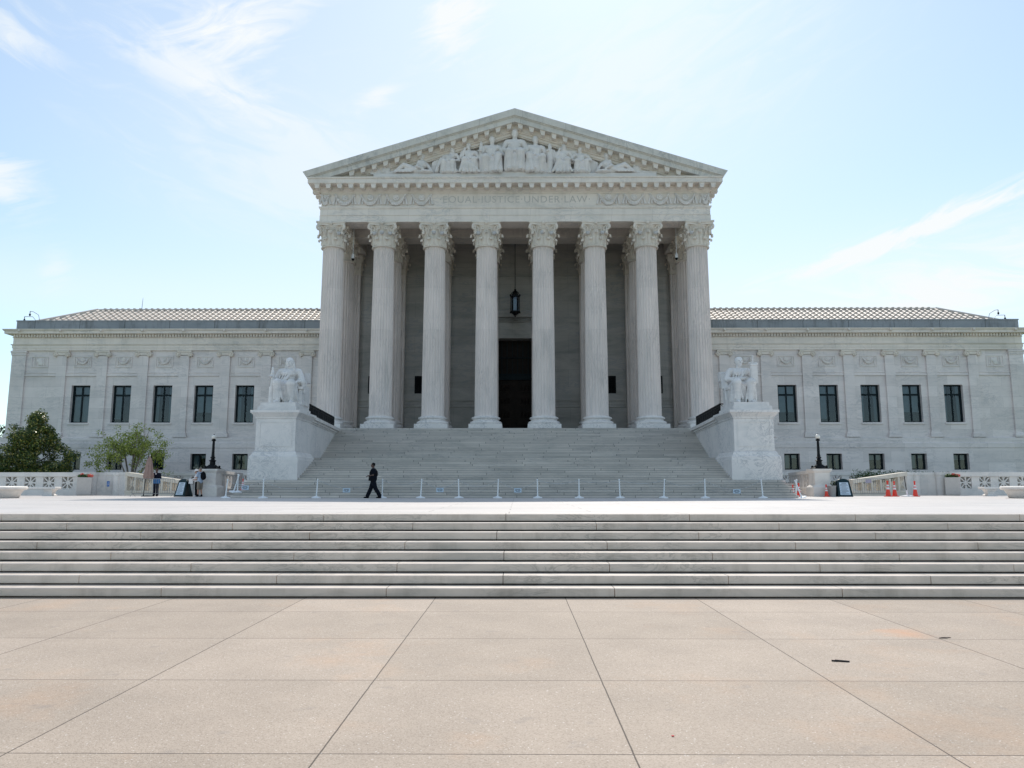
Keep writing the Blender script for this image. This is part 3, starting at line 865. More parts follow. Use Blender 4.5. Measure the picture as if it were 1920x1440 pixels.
for a, c in grl:
    fr_ = MB()
    for (x0, x1, z0, z1) in ((a, c, 8.73, 8.81), (a, c, 10.22, 10.3), (a, a + 0.08, 8.81, 10.22), (c - 0.08, c, 8.81, 10.22)):
        fr_.box(x0, x1, 65.12, 65.22, z0, z1)
    go = bld(fr_, 'grille_window', M['iron'])
    lt = MB()
    nx, nz = 6, 7
    for i in range(nx):
        for j in range(nz):
            cx = a + 0.08 + (c - a - 0.16) * (i + 0.5) / nx; cz = 8.81 + 1.41 * (j + 0.5) / nz
            dx_ = (c - a - 0.16) / nx / 2; dz_ = 1.41 / nz / 2
            for s_ in (-1, 1):
                lt.tube([(cx - dx_, 65.17, cz - s_ * dz_), (cx + dx_, 65.17, cz + s_ * dz_)], 0.022, 4)
            lt.ell((cx, 65.17, cz), 0.045, 6, 4)
    l = lt.build('lattice', M['iron'], None); l.parent = go
    bk = MB(); bk.box(a, c, 65.6, 65.7, 8.73, 10.3); l = bk.build('backing', M['dark'], None); l.parent = go
# wall pilasters
pl0 = None
def pil_prof(w_, d_, nfl, fd=0.045):
    P = [(-w_ / 2, 0.0), (-w_ / 2, -d_)]
    fw = w_ / (nfl + 0.6); gap = fw * 0.3
    x_ = -w_ / 2 + gap
    for k in range(nfl):
        a0 = x_ + k * fw; a1 = a0 + fw * 0.7
        for j in range(7):
            u = j / 6
            P.append((a0 + (a1 - a0) * u, -d_ + fd * math.sin(PI * u)))
    P += [(w_ / 2, -d_), (w_ / 2, 0.0)]
    return P
for x in CX_:
    if pl0 is None:
        p_ = MB(); p_.prism([(u, v) for u, v in pil_prof(1.3, 0.36, 5)], 0.95, 14.4, 'z')
        p_.box(-0.65, 0.65, -0.36, -0.0, 0.5, 0.945)
        pl0 = p_.build('wall_pilaster', M['shaft'], H)
        bb = MB(); bb.rl(-0.65, 0.65, -0.36, -0.005, [(0.16, 0), (0.16, 0.3), (0.13, 0.36), (0.15, 0.45), (0.09, 0.55), (0.05, 0.62), (0.08, 0.72), (0.03, 0.82)])
        bb.build('base', M['rear'], pl0)
        cb_ = MB(); cb_.rl(-0.62, 0.62, -0.34, -0.005, [(0.0, 14.4), (0.05, 14.42), (0.05, 14.48), (0, 14.5), (0.02, 15.4), (0.08, 15.9)])
        for k in range(5):
            pass
        cc = MB(); 
        lm = MB()
        for k in range(3): leaf(lm, -PI / 2, 0.0, 0.0, 0.5, 0.42, 0.18)
        cbm = make_capital()
        # front half of a capital squeezed flat against the wall
        vv = []; 
        sel = [(v[0] * 0.82, max(-1.2, v[1]) * 0.42 - 0.02, v[2] + 14.4) for v in cbm.v]
        ff = [f for f in cbm.f if all(cbm.v[i][1] < 0.25 for i in f)]
        cc.add([(a, min(-0.002, b2), c) for a, b2, c in sel], ff)
        cc.v += []; 
        cc.add(cb_.v, cb_.f)
        cc.build('capital', M['capital'], pl0, 40)
        o = pl0
    else:
        o = copy_tree(pl0, H)
    o.location = (x, 64.93 - 57, FLOOR)
# sculpted frieze swags
def swag(mb, cx, y, zt, w_, h, side=True, k=1.0):
    n = 17
    pts = []; rs = []
    for i in range(n):
        u = i / (n - 1); xx = cx - w_ / 2 + w_ * u
        pts.append((xx, y - 0.06 * k, zt - h * (1 - (2 * u - 1) ** 2) ** 0.75)); rs.append((0.06 + 0.10 * (1 - abs(2 * u - 1))) * k)
    mb.tube(pts, rs, 6)
    for i in range(1, n - 1):
        p_ = pts[i]
        for d in (-0.09, 0.0, 0.09):
            mb.ell((p_[0] + random.uniform(-0.03, 0.03), y - 0.17 * k, p_[2] + d * k), random.uniform(0.045, 0.075) * k, 6, 5)
    mb.lathe([(0.25, 0.0), (0.27, 0.05), (0.22, 0.09), (0.16, 0.06), (0.12, 0.06), (0.1, 0.13), (0.02, 0.15)], 14, Matrix.Translation((cx, y, zt - h * 0.30)) @ Matrix.Rotation(R(90), 4, 'X') @ Matrix.Scale(k, 4))
    if side:
        for s_ in (-1, 1):
            xx = cx + s_ * (w_ / 2 + 0.04)
            mb.tube([(xx - s_ * 0.02, y - 0.04, zt), (xx + s_ * 0.02, y - 0.07, zt - h * 0.45), (xx + s_ * 0.14, y - 0.05, zt - h * 1.02)], [0.04, 0.065, 0.09], 6)
            mb.tube([(xx - s_ * 0.08, y - 0.03, zt), (xx - s_ * 0.12, y - 0.07, zt - h * 0.5), (xx - s_ * 0.14, y - 0.05, zt - h * 1.0)], [0.04, 0.05, 0.07], 6)
            mb.ell((xx, y - 0.06, zt - 0.03), (0.15, 0.09, 0.08), 8, 5)
random.seed(11)
for s_ in (-1, 1):
    for k in range(5):
        cx = s_ * (7.37 + 2.03 * k)
        g_ = MB()
        if k < 4: swag(g_, cx, 56.455, 23.52, 1.42, 0.80)
        else: swag(g_, s_ * 15.0, 56.455, 23.5, 0.5, 0.75)
        o = bld(g_, 'garland', M['relief'], H, 40); o.parent = frieze; o.location = (0, 0, 0)
# inscription
fc = bpy.data.curves.new('inscription_text', 'FONT')
fc.body = '\u00b7EQUAL\u00b7JUSTICE\u00b7UNDER\u00b7LAW\u00b7'
fc.size = 1.0; fc.extrude = 0.004; fc.align_x = 'CENTER'; fc.space_character = 1.12
to = bpy.data.objects.new('inscription_tmp', fc); col.objects.link(to)
dg = bpy.context.evaluated_depsgraph_get()
tm = bpy.data.meshes.new_from_object(to.evaluated_get(dg))
bpy.data.objects.remove(to)
xs_ = [v.co.x for v in tm.vertices]; zs_ = [v.co.y for v in tm.vertices]
wtxt = max(xs_) - min(xs_); cxm = (max(xs_) + min(xs_)) / 2
for v in tm.vertices:
    x_, z_, d_ = v.co.x, v.co.y, v.co.z
    v.co = ((x_ - cxm) * 11.85 / wtxt, 56.455 - d_, 22.86 + (z_ if z_ > 0 else z_ * 0.3) * 0.80)
tm.materials.clear(); tm.materials.append(M['gold'])
io = bpy.data.objects.new('inscription', tm); col.objects.link(io); io.parent = frieze

# ---- figure builder: lists of capsules and ellipsoids welded into one surface
def figure_seated(H_, arms='rest', lean=0.0, turn=0.0, hair='short', depth=1.0, robe=True, knees=(0.0, 0.0), chair=True, wide=1.0, sway=0.0):
    b = MB()
    k = H_
    def P(x, y, z): return (x * k * wide, y * k * depth, z * k)
    hx = lean * 0.35
    b.ell(P(0, 0.02, 0.37), (0.20 * k * wide, 0.15 * k * depth, 0.12 * k))
    b.cap(P(0, 0.02, 0.42), P(hx * 0.6, 0.0, 0.60), 0.13 * k, 0.14 * k)
    b.ell(P(hx * 0.8, 0.0, 0.645), (0.17 * k * wide, 0.13 * k * depth, 0.12 * k))
    b.cap(P(hx - 0.16, 0.0, 0.69 - 0.3 * lean), P(hx + 0.16, 0.0, 0.69 + 0.3 * lean), 0.082 * k, 0.082 * k)
    for s_ in (-1, 1): b.ell(P(hx * 0.8 + s_ * 0.08, -0.10, 0.645), (0.07 * k, 0.05 * k, 0.055 * k))
    hd = (hx * 1.15 + sway, -0.035, 0.885)
    b.cap(P(hx, 0, 0.73), P(*hd), 0.056 * k, 0.052 * k)
    rt_ = Matrix.Rotation(turn, 3, 'Z')
    b.ell(P(*hd), (0.070 * k, 0.084 * k, 0.10 * k), 16, 12)
    for (ox, oy, oz, rr_) in ((0, -0.094, -0.014, 0.015), (0, -0.094, 0.004, 0.011), (0, -0.086, -0.05, 0.016), (0.032, -0.078, 0.026, 0.014), (-0.032, -0.078, 0.026, 0.014), (0, -0.072, -0.082, 0.024)):
        v = rt_ @ Vector((ox, oy, oz)); b.ell(P(hd[0] + v.x, hd[1] + v.y, hd[2] + v.z), rr_ * k, 8, 6)
    if hair == 'long':
        b.ell(P(hd[0], hd[1] + 0.02, hd[2] + 0.03), (0.086 * k, 0.088 * k, 0.088 * k))
        for s_ in (-1, 1): b.cap(P(hd[0] + s_ * 0.062, 0.0, hd[2] + 0.01), P(hd[0] + s_ * 0.085, 0.01, hd[2] - 0.13), 0.03 * k, 0.03 * k)
    else:
        b.ell(P(hd[0], hd[1] + 0.012, hd[2] + 0.025), (0.086 * k, 0.093 * k, 0.096 * k))
    for s_, dk in ((-1, knees[0]), (1, knees[1])):
        hip = (s_ * 0.10, 0.0, 0.37); kn = (s_ * (0.14 + 0.02 * abs(dk)), -0.30 + 0.03 * dk, 0.41 + 0.025 * dk); ft = (s_ * (0.13 - 0.015 * dk), -0.25 - 0.06 * dk, 0.05)
        b.cap(P(*hip), P(*kn), 0.125 * k, 0.098 * k); b.cap(P(*kn), P(*ft), 0.092 * k, 0.055 * k)
        b.cap(P(ft[0], ft[1] + 0.02, 0.03), P(ft[0] + s_ * 0.02, ft[1] - 0.12, 0.022), 0.045 * k, 0.034 * k)
        if robe:
            b.cap(P(kn[0] + s_ * 0.03, kn[1] + 0.08, kn[2] - 0.05), P(kn[0] + s_ * 0.05, ft[1] + 0.1, 0.06), 0.07 * k, 0.075 * k)
            for j in range(6):
                an = R(-75 + 30 * j + 9 * ((j * 7) % 3)); r1_ = 0.088; r2_ = 0.07 + 0.022 * ((j * 5 + (s_ > 0)) % 3)
                b.cap(P(kn[0] + math.sin(an) * r1_ * 0.8, kn[1] - math.cos(an) * r1_ * 0.45 + 0.02, kn[2] - 0.05 - 0.05 * (j % 2)), P(ft[0] + math.sin(an) * r2_, ft[1] - math.cos(an) * r2_ * 0.75 + 0.04, 0.04 + 0.03 * ((j * 5) % 3)), 0.014 * k, 0.022 * k, 8)
    if robe:
        b.cap(P(0, -0.17, 0.35), P(0, -0.13, 0.09), 0.085 * k, 0.11 * k)
        for j in range(5):
            u = -0.09 + 0.045 * j
            b.cap(P(u, -0.235 - 0.01 * (j % 2), 0.40 - 0.06 * math.cos((j - 2) * 1.1)), P(u * 1.2, -0.21, 0.04), 0.013 * k, 0.018 * k, 8)
        for j in range(5): b.cap(P(hx + 0.15 - 0.075 * j, -0.125, 0.74 - 0.035 * j), P(-0.06 - 0.035 * j, -0.155, 0.46 - 0.015 * j), 0.013 * k, 0.013 * k, 8)
        for j in range(4): b.cap(P(-0.2, -0.14 - 0.03 * j, 0.49 - 0.025 * j), P(0.2, -0.16 - 0.03 * j, 0.46 - 0.025 * j), 0.014 * k, 0.014 * k, 8)
    def hand(w_, d):
        w_ = Vector(w_); d = Vector(d).normalized()
        b.ell(P(*(w_ + d * 0.035)), (0.036 * k, 0.034 * k, 0.028 * k))
        sd_ = d.cross(Vector((0, 0.3, 1))).normalized()
        for q in range(4):
            o_ = sd_ * (0.0145 * (q - 1.5)) * 1.2
            b.cap(P(*(w_ + d * 0.05 + o_)), P(*(w_ + d * (0.10 - 0.006 * abs(q - 1.3)) + o_ * 1.2 - Vector((0, 0, 0.014)))), 0.0115 * k, 0.010 * k, 8)
        b.cap(P(*(w_ + d * 0.02 + sd_ * 0.025)), P(*(w_ + d * 0.06 + sd_ * 0.05)), 0.013 * k, 0.011 * k, 8)
    for s_ in (-1, 1):
        sh = (hx + s_ * 0.19, 0.0, 0.69 + s_ * 0.3 * lean)
        a = arms[0 if s_ < 0 else 1] if isinstance(arms, (list, tuple)) else arms
        if a == 'rest': el = (hx + s_ * 0.285, 0.0, 0.52); wr = (s_ * 0.235, -0.20, 0.46)
        elif a == 'lap': el = (hx + s_ * 0.285, -0.02, 0.52); wr = (s_ * 0.07, -0.21, 0.48)
        elif a == 'cross': el = (hx + s_ * 0.275, -0.05, 0.52); wr = (-s_ * 0.05, -0.21, 0.52)
        elif a == 'up': el = (hx + s_ * 0.24, -0.06, 0.53); wr = (hx + s_ * 0.13, -0.13, 0.76)
        elif a == 'hold': el = (hx + s_ * 0.27, -0.03, 0.53); wr = (s_ * 0.29, -0.21, 0.56)
        elif a == 'down': el = (hx + s_ * 0.25, -0.01, 0.50); wr = (s_ * 0.27, -0.10, 0.33)
        b.cap(P(*sh), P(*el), 0.072 * k, 0.052 * k); b.cap(P(*el), P(*wr), 0.05 * k, 0.032 * k)
        d = Vector(wr) - Vector(el); hand(wr, d)
    if chair:
        b.box(-0.22 * k, 0.22 * k, -0.10 * k * depth, 0.2 * k * depth, 0.0, 0.32 * k)
    return b
def folds(amp, freq=9.0):
    def f(co, n_):
        a = mnoise.noise(Vector((co.x * freq, co.y * freq, co.z * freq * 0.28)))
        return amp * (a if n_.z < 0.8 else a * 0.3)
    return f
def reclining(H_, s_=1, depth=0.8):
    """half-lying figure, head towards the centre (s_=+1: head at right end)"""
    b = MB(); k = H_
    def P(x, y, z): return (s_ * x * k, y * k * depth, z * k * 0.86)
    b.ell(P(0.15, 0, 0.2), (0.26 * k, 0.2 * k, 0.2 * k))
    b.cap(P(0.15, 0, 0.24), P(0.42, 0, 0.50), 0.20 * k, 0.19 * k)
    b.cap(P(0.28, -0.1, 0.60), P(0.58, 0.05, 0.52), 0.10 * k, 0.10 * k)
    b.cap(P(0.42, 0, 0.60), P(0.36, -0.02, 0.80), 0.08 * k, 0.075 * k)
    b.ell(P(0.36, -0.03, 0.90), (0.125 * k, 0.13 * k, 0.15 * k)); b.ell(P(0.39, 0.0, 0.95), (0.135 * k, 0.13 * k, 0.13 * k))
    b.ell(P(0.24, -0.07, 0.84), (0.03 * k, 0.03 * k, 0.03 * k))
    b.cap(P(0.1, -0.1, 0.2), P(-0.35, -0.2, 0.42), 0.15 * k, 0.11 * k); b.cap(P(-0.35, -0.2, 0.42), P(-0.72, -0.2, 0.08), 0.10 * k, 0.06 * k)
    b.cap(P(0.1, 0.05, 0.16), P(-0.5, 0.0, 0.16), 0.14 * k, 0.10 * k); b.cap(P(-0.5, 0, 0.16), P(-1.1, -0.05, 0.06), 0.09 * k, 0.05 * k)
    b.cap(P(0.3, -0.12, 0.56), P(0.2, -0.3, 0.33), 0.08 * k, 0.06 * k); b.cap(P(0.2, -0.3, 0.33), P(0.46, -0.35, 0.18), 0.055 * k, 0.04 * k)
    b.cap(P(0.6, 0.0, 0.5), P(0.78, -0.1, 0.2), 0.08 * k, 0.06 * k); b.cap(P(0.78, -0.1, 0.2), P(0.62, -0.3, 0.08), 0.055 * k, 0.04 * k)
    b.ell(P(0.55, -0.1, 0.08), (0.35 * k, 0.25 * k, 0.09 * k))
    for q in range(5): b.cap(P(0.25 - 0.1 * q, -0.22, 0.25), P(-0.1 - 0.14 * q, -0.28, 0.05), 0.04 * k, 0.03 * k)
    return b
def relief(b, x, z, name='relief_figure', voxel=0.036, y=56.28, rz=0):
    o = b.remesh(name, M['relief'], None, voxel, 1, disp=folds(0.02, 6.5))
    o.parent = ped; o.location = (x, y, z); o.rotation_euler.z = rz
    return o
ZB = 25.1
f = figure_seated(3.6, 'lap', depth=0.55, hair='short', wide=0.92)
f.box(-0.88, -0.72, 0.0, 0.2, 0.2, 2.55); f.box(0.72, 0.88, 0.0, 0.2, 0.2, 2.55)
relief(f, 0.0, 25.26)
f = figure_seated(3.18, ('hold', 'lap'), turn=-0.3, depth=0.55, knees=(-1, 1.5), wide=0.95)
f.cap((-0.86, -0.15, 0.2), (-0.86, -0.15, 2.25), 0.17, 0.16); f.cap((-1.1, -0.15, 1.95), (-0.62, -0.15, 1.95), 0.06, 0.06); f.ell((-0.86, -0.15, 2.42), (0.14, 0.1, 0.3)); f.ell((-0.78, -0.12, 0.75), (0.34, 0.16, 0.78))
relief(f, -1.82, ZB)
f = figure_seated(3.18, ('lap', 'hold'), turn=0.3, depth=0.55, knees=(1.5, -1), wide=0.95, lean=-0.03)
f.lathe([(0.26, 0), (0.27, 1.0), (0.26, 1.95), (0.22, 2.0)], 12, Matrix.Translation((1.1, -0.15, 0))); f.ell((1.1, -0.15, 2.2), (0.16, 0.12, 0.32))
relief(f, 1.68, ZB)
f = figure_seated(2.62, ('up', 'lap'), turn=0.5, depth=0.6, lean=-0.04, wide=1.08, sway=-0.03)
for j in range(6): f.cap((-0.5 + 0.14 * j, -0.55, 0.95 - 0.05 * j), (-0.75 + 0.3 * j, -0.5, 0.08), 0.10, 0.11)
relief(f, -3.58, ZB)
f = figure_seated(2.55, ('up', 'rest'), turn=0.7, depth=0.6, lean=0.05, hair='long', wide=1.0, sway=0.02); f.ell((-0.72, 0, 1.45), (0.26, 0.14, 0.65)); f.prism([(0.25, 0.9), (1.05, 0.9), (1.15, 1.95), (0.4, 2.05)], 0.0, 0.2)
for j in range(6): f.cap((-0.4 + 0.14 * j, -0.5, 0.95 - 0.04 * j), (-0.8 + 0.3 * j, -0.5, 0.08), 0.10, 0.11)
relief(f, 3.8, ZB)
f = figure_seated(2.25, ('down', 'lap'), turn=0.9, depth=0.7, lean=0.12, wide=1.18, sway=0.05); f.ell((0.1, -0.2, 0.2), (0.85, 0.3, 0.2)); f.cap((-0.6, 0, 1.3), (-0.95, 0, 0.3), 0.16, 0.2); f.prism([(-1.5, 0.0), (-0.4, 0.0), (-0.5, 1.55), (-1.35, 1.15)], 0.15, 0.35)
relief(f, -5.25, ZB)
f = figure_seated(2.25, ('rest', 'lap'), turn=-0.7, depth=0.7, lean=-0.05, wide=1.2, sway=-0.02); f.ell((0, -0.2, 0.25), (0.8, 0.3, 0.25)); f.prism([(0.4, 0.0), (1.4, 0.0), (1.3, 1.1), (0.5, 1.5)], 0.15, 0.35)
relief(f, 5.3, ZB)
relief(reclining(1.9, 1), -8.1, ZB)
relief(reclining(1.9, -1), 8.0, ZB)
# small corner groups: animal with books, urn with scrolls
f = MB(); f.ell((0.25, 0, 0.25), (0.25, 0.18, 0.25)); f.ell((0.4, -0.05, 0.62), (0.12, 0.12, 0.13)); f.cap((0.25, 0, 0.3), (0.38, -0.03, 0.6), 0.12, 0.08); f.cap((0.36, 0, 0.7), (0.34, 0, 0.86), 0.04, 0.02); f.cap((0.45, 0, 0.7), (0.46, 0, 0.86), 0.04, 0.02); f.box(-0.5, 0.05, -0.15, 0.15, 0.0, 0.16); f.box(-0.45, 0.0, -0.12, 0.12, 0.15, 0.3)
f.v = [(v[0] * 1.6, v[1], v[2] * 1.45) for v in f.v]
relief(f, -10.65, ZB, 'relief_group', 0.035)
f = MB(); f.ell((-0.5, 0, 0.28), (0.28, 0.2, 0.28)); f.cap((-0.5, 0, 0.4), (-0.7, 0, 0.75), 0.1, 0.06); f.cap((-0.4, 0, 0.4), (-0.3, 0, 0.8), 0.08, 0.05); f.cap((-0.2, 0, 0.12), (0.5, 0, 0.1), 0.12, 0.1); f.ell((0.55, 0, 0.2), (0.14, 0.12, 0.16)); f.cap((0.1, 0, 0.3), (0.4, 0, 0.34), 0.05, 0.04)
f.v = [(v[0] * 1.45, v[1], v[2] * 1.3) for v in f.v]
relief(f, 10.35, ZB, 'relief_group', 0.035)

# ================================================================ wings
PX = [18.65 + 3.68 * k for k in range(7)]
BAY = [0.5 * (a + c) for a, c in zip(PX[:-1], PX[1:])]        # six bays
WX = 45.25
for s_ in (-1, 1):
    holes = []
    for x in BAY: holes.append(tuple(sorted((s_ * x - 0.84, s_ * x + 0.84))) + (6.28, 9.62))
    b = MB()
    x0, x1 = sorted((s_ * 15.5, s_ * WX))
    wall_sheet(b, x0, x1, 4.95, 12.77, holes, 66.0, 0.42)
    # string course and panel frames
    edges = PX + [44.55]
    for a, c in zip(edges[:-1], edges[1:]):
        xa, xb = sorted((s_ * (a + 0.44), s_ * (c - (0.44 if c < 44 else 0.60))))
        b.rl(xa, xb, 65.96, 65.995, [(0.0, 10.43), (0.06, 10.45), (0.06, 10.58), (0.0, 10.62), (0.0, 10.70), (0.04, 10.72), (0.04, 10.79), (-0.0, 10.82)])
    for x in BAY:
        b.rl(s_ * x - 0.9, s_ * x + 0.9, 65.93, 65.995, [(0.0, 6.08), (0.03, 6.1), (0.03, 6.24), (0.0, 6.26)])
    # side and back
    bx = s_ * WX
    b.add([(bx, 66, 0), (bx, 120, 0), (bx, 120, 12.77), (bx, 66, 12.77)], [(0, 1, 2, 3)])
    wall = bld(b, 'wing_wall', M['wall'])
    # base storey
    holes = []
    for x in BAY: holes.append(tuple(sorted((s_ * x - 0.68, s_ * x + 0.68))) + (2.1, 3.5))
    b = MB()
    x0, x1 = sorted((s_ * 15.5, s_ * (WX + 0.45)))
    wall_sheet(b, x0, x1, -0.2, 3.98, holes, 65.62, 0.55)
    b.rl(x0, x1, 65.72, 66.3, [(0.10, 3.985), (0.14, 4.02), (0.14, 4.40), (0.02, 4.46), (0.0, 4.5), (0.0, 4.88), (-0.1, 4.95)])
    b.rl(x0, x1, 65.58, 65.8, [(0.0, 0.0), (0.0, 1.86), (-0.04, 1.92)])
    b.add([(s_ * (WX + 0.45), 65.62, -0.2), (s_ * (WX + 0.45), 120, -0.2), (s_ * (WX + 0.45), 120, 3.98), (s_ * (WX + 0.45), 65.62, 3.98)], [(0, 1, 2, 3)])
    bld(b, 'base_wall', M['wall'])
    # entablature
    b = MB()
    xi, xo = 15.45, WX
    a, c = sorted((s_ * xi, s_ * xo))
    b.rl(a, c, 65.82, 120, [(0.0, 12.77), (0.0, 12.98), (0.04, 12.99), (0.04, 13.22), (0.10, 13.25), (0.15, 13.33), (0.0, 13.35), (0.0, 13.90), (0.06, 13.93), (0.08, 13.96), (0.02, 13.97), (0.02, 14.20), (0.16, 14.2), (0.5, 14.22), (0.52, 14.24), (0.52, 14.42), (0.60, 14.5), (0.66, 14.6), (0.66, 14.63), (0.1, 14.68)])
    nd = int((xo - xi) / 0.26)
    for k in range(nd):
        x = s_ * (xi + 0.2 + 0.26 * k); b.box(x - 0.08, x + 0.08, 65.58, 65.81, 13.975, 14.195)
    for k in range(60):
        x0_, x1_ = sorted((s_ * (WX + 0.1), s_ * (WX + 0.26))); b.box(x0_, x1_, 66.2 + 0.215 * k - .07, 66.2 + 0.215 * k + 0.07, 14.0, 14.19)
    bld(b, 'wing_cornice', M['trim'])
    # carved water spouts on the cornice
    for k in range(8):
        x = s_ * (PX[0] + 3.68 * k - 0.05)
        if abs(x) > WX: continue
        l = MB(); l.ell((x, 65.16, 14.45), (0.12, 0.10, 0.13), 10, 8); l.ell((x, 65.07, 14.41), (0.06, 0.06, 0.05), 8, 6)
        bld(l, 'carved_spout', M['capital'], H, 50)
    b = MB()
    a, c = sorted((s_ * 15.5, s_ * (WX + 0.12)))
    b.rl(a, c, 66.25, 67.2, [(0.0, 14.66), (0.0, 15.52), (0.04, 15.53), (0.04, 15.64)])
    b.rl(a if s_ > 0 else a, c, 66.22, 67.25, [(0.03, 14.665), (0.03, 14.84), (0.0, 14.86)])
    x0_, x1_ = sorted((s_ * (WX - 0.85), s_ * (WX + 0.12))); b.box(x0_, x1_, 67.25, 119, 14.66, 15.6)
    bld(b, 'parapet', M['parapet'])
    # relief panels
    for x in BAY + [42.77]:
        fr_ = MB(); X = s_ * x
        for (xa, xb, za, zb) in ((-0.76, 0.76, 11.26, 11.31), (-0.76, 0.76, 12.2, 12.25), (-0.76, -0.71, 11.31, 12.2), (0.71, 0.76, 11.31, 12.2)):
            fr_.box(X + xa, X + xb, 65.93, 65.998, za, zb)
        if x < 42: swag(fr_, X, 65.985, 12.14, 1.15, 0.55, side=False, k=0.7); fr_.tube([(X - 0.6, 65.98, 12.1), (X - 0.5, 65.97, 11.6), (X - 0.62, 65.98, 11.38)], 0.05, 5); fr_.tube([(X + 0.6, 65.98, 12.1), (X + 0.5, 65.97, 11.6), (X + 0.62, 65.98, 11.38)], 0.05, 5)
        else:
            fr_.ell((X, 65.97, 11.75), (0.2, 0.07, 0.34), 10, 8)
            for q in (-0.5, -0.36, 0.36, 0.5): fr_.tube([(X + q, 65.97, 11.4), (X + q * 0.9, 65.96, 12.1)], 0.05, 5)
            fr_.ell((X - 0.18, 65.97, 11.85), (0.12, 0.06, 0.2)); fr_.ell((X + 0.18, 65.97, 11.6), (0.12, 0.06, 0.2))
        bld(fr_, 'relief_panel', M['relief'], H, 40)
    # corner pier
    b = MB(); a, c = sorted((s_ * 44.0, s_ * (WX + 0.005)))
    b.box(a, c, 65.84, 65.995, 5.4, 12.3); b.rl(a, c, 65.84, 65.99, [(0.0, 12.3), (0.05, 12.35), (0.05, 12.5), (0.1, 12.6), (0.1, 12.74)]); b.rl(a, c, 65.84, 65.99, [(0.14, 4.96), (0.14, 5.12), (0.06, 5.3), (0.02, 5.4)])
    bld(b, 'corner_pilaster', M['wall'])
# wing pilasters (one modelled, the rest copies)
w0 = None
for s_ in (-1, 1):
    for x in PX:
        if w0 is None:
            b = MB(); b.box(-0.44, 0.44, -0.17, -0.002, 0.45, 7.35)
            w0 = b.build('wing_pilaster', M['wall'], H)
            c = MB(); c.rl(-0.44, 0.44, -0.17, -0.004, [(0.16, 0.0), (0.16, 0.14), (0.12, 0.18), (0.13, 0.25), (0.08, 0.31), (0.09, 0.38), (0.02, 0.45)]); c.build('base', M['wall'], w0)
            c = MB(); c.box(-0.5, 0.5, -0.24, -0.005, 7.38, 7.60); c.rl(-0.58, 0.58, -0.2, -0.01, [(0.0, 7.62), (0.05, 7.68), (0.05, 7.79)])
            for q in (-1, 1):
                mt = Matrix.Translation((q * 0.54, -0.005, 7.45)) @ Matrix.Rotation(R(90), 4, 'X')
                c.lathe([(0.2, 0.0), (0.22, 0.02), (0.22, 0.3), (0.18, 0.34), (0.15, 0.29), (0.10, 0.29), (0.08, 0.36), (0.02, 0.37)], 20, mt)
            for q in range(4): c.ell((-0.24 + 0.16 * q, -0.22, 7.5), (0.05, 0.04, 0.07), 8, 6)
            c.build('capital', M['capital'], w0, 40)
            o = w0
        else: o = copy_tree(w0, H)
        o.location = (s_ * x, 66 - 57, 4.95)
# windows
def window(w_, h, tr_frac, blind):
    root = MB()
    t_ = 0.12
    for (a, c, z0, z1) in ((-w_, w_, 0, 0.09), (-w_, w_, h - 0.12, h), (-w_, -w_ + t_ + 0.03, 0.09, h - 0.1), (w_ - t_ - 0.03, w_, 0.09, h - 0.1), (-t_ / 2, t_ / 2, 0.09, h - 0.1)):
        root.box(a, c, 0.0, 0.09, z0, z1)
    if tr_frac: 
        z_ = h * tr_frac; root.box(-w_ + t_ + 0.031, -t_ / 2 - .001, 0.002, 0.088, z_ - 0.08, z_ + 0.08); root.box(t_ / 2 + .001, w_ - t_ - 0.031, 0.002, 0.088, z_ - 0.08, z_ + 0.08)
    o = root.build('window', M['winframe'])
    g_ = MB(); g_.add([(-w_, 0.05, 0), (w_, 0.05, 0), (w_, 0.05, h), (-w_, 0.05, h)], [(0, 1, 2, 3)]); g_.build('pane', M['glass'], o)
    d = MB(); d.box(-w_, w_, 0.9, 1.0, 0, h); d.box(-w_ - 0.05, -w_, 0.12, 1.0, 0, h); d.box(w_, w_ + 0.05, 0.12, 1.0, 0, h); d.box(-w_, w_, 0.12, 0.9, -0.05, 0.0); d.box(-w_, w_, 0.12, 0.9, h, h + 0.05)
    d.build('room_behind', M['dark'], o)
    return o
rb = random.Random(5)
def blinds(o, w_, h, kind):
    c = MB()
    if kind == 0: c.box(-w_ + 0.08, w_ - 0.08, 0.2, 0.21, 0.05, h - 0.05)
    elif kind == 1: c.box(-w_ + 0.08, w_ - 0.08, 0.2, 0.21, h * 0.62, h - 0.05)
    elif kind == 2:
        for s2_ in (-1, 1):
            pts_ = []
            n = 12
            for i in range(n):
                u = i / (n - 1); x0 = s2_ * (w_ - 0.08 - 0.30 * u * (1.0)); pts_.append((x0, 0.22 + 0.025 * math.sin(i * 2.2)))
            vv = [(x, y, 0.04) for x, y in pts_] + [(x * (1.0) + s2_ * -0.05, y, h - 0.04) for x, y in pts_]
            c.add(vv, [(i, i + 1, n + i + 1, n + i) for i in range(n - 1)])
    elif kind == 3: c.box(-w_ + 0.08, -0.1, 0.2, 0.21, h * 0.1, h - 0.05); c.box(0.1, w_ - 0.08, 0.2, 0.21, h * 0.72, h - 0.05)
    else: c.box(-w_ + 0.08, w_ - 0.08, 0.2, 0.21, h * 0.28, h - 0.05)
    q = c.build('blind', M['curtain'], o)
mw = window(0.84, 3.34, 0.74, 0); lw = window(0.68, 1.40, None, 0)
used = [False, False]
kindsL = [2, 3, 2, 4, 2, 0]; 
kinds = {-1: {5: 0, 4: 3, 3: 2, 2: 4, 1: 2, 0: 2}, 1: {5: 2, 4: 4, 3: 2, 2: 3, 1: 4, 0: 2}}
protos = []
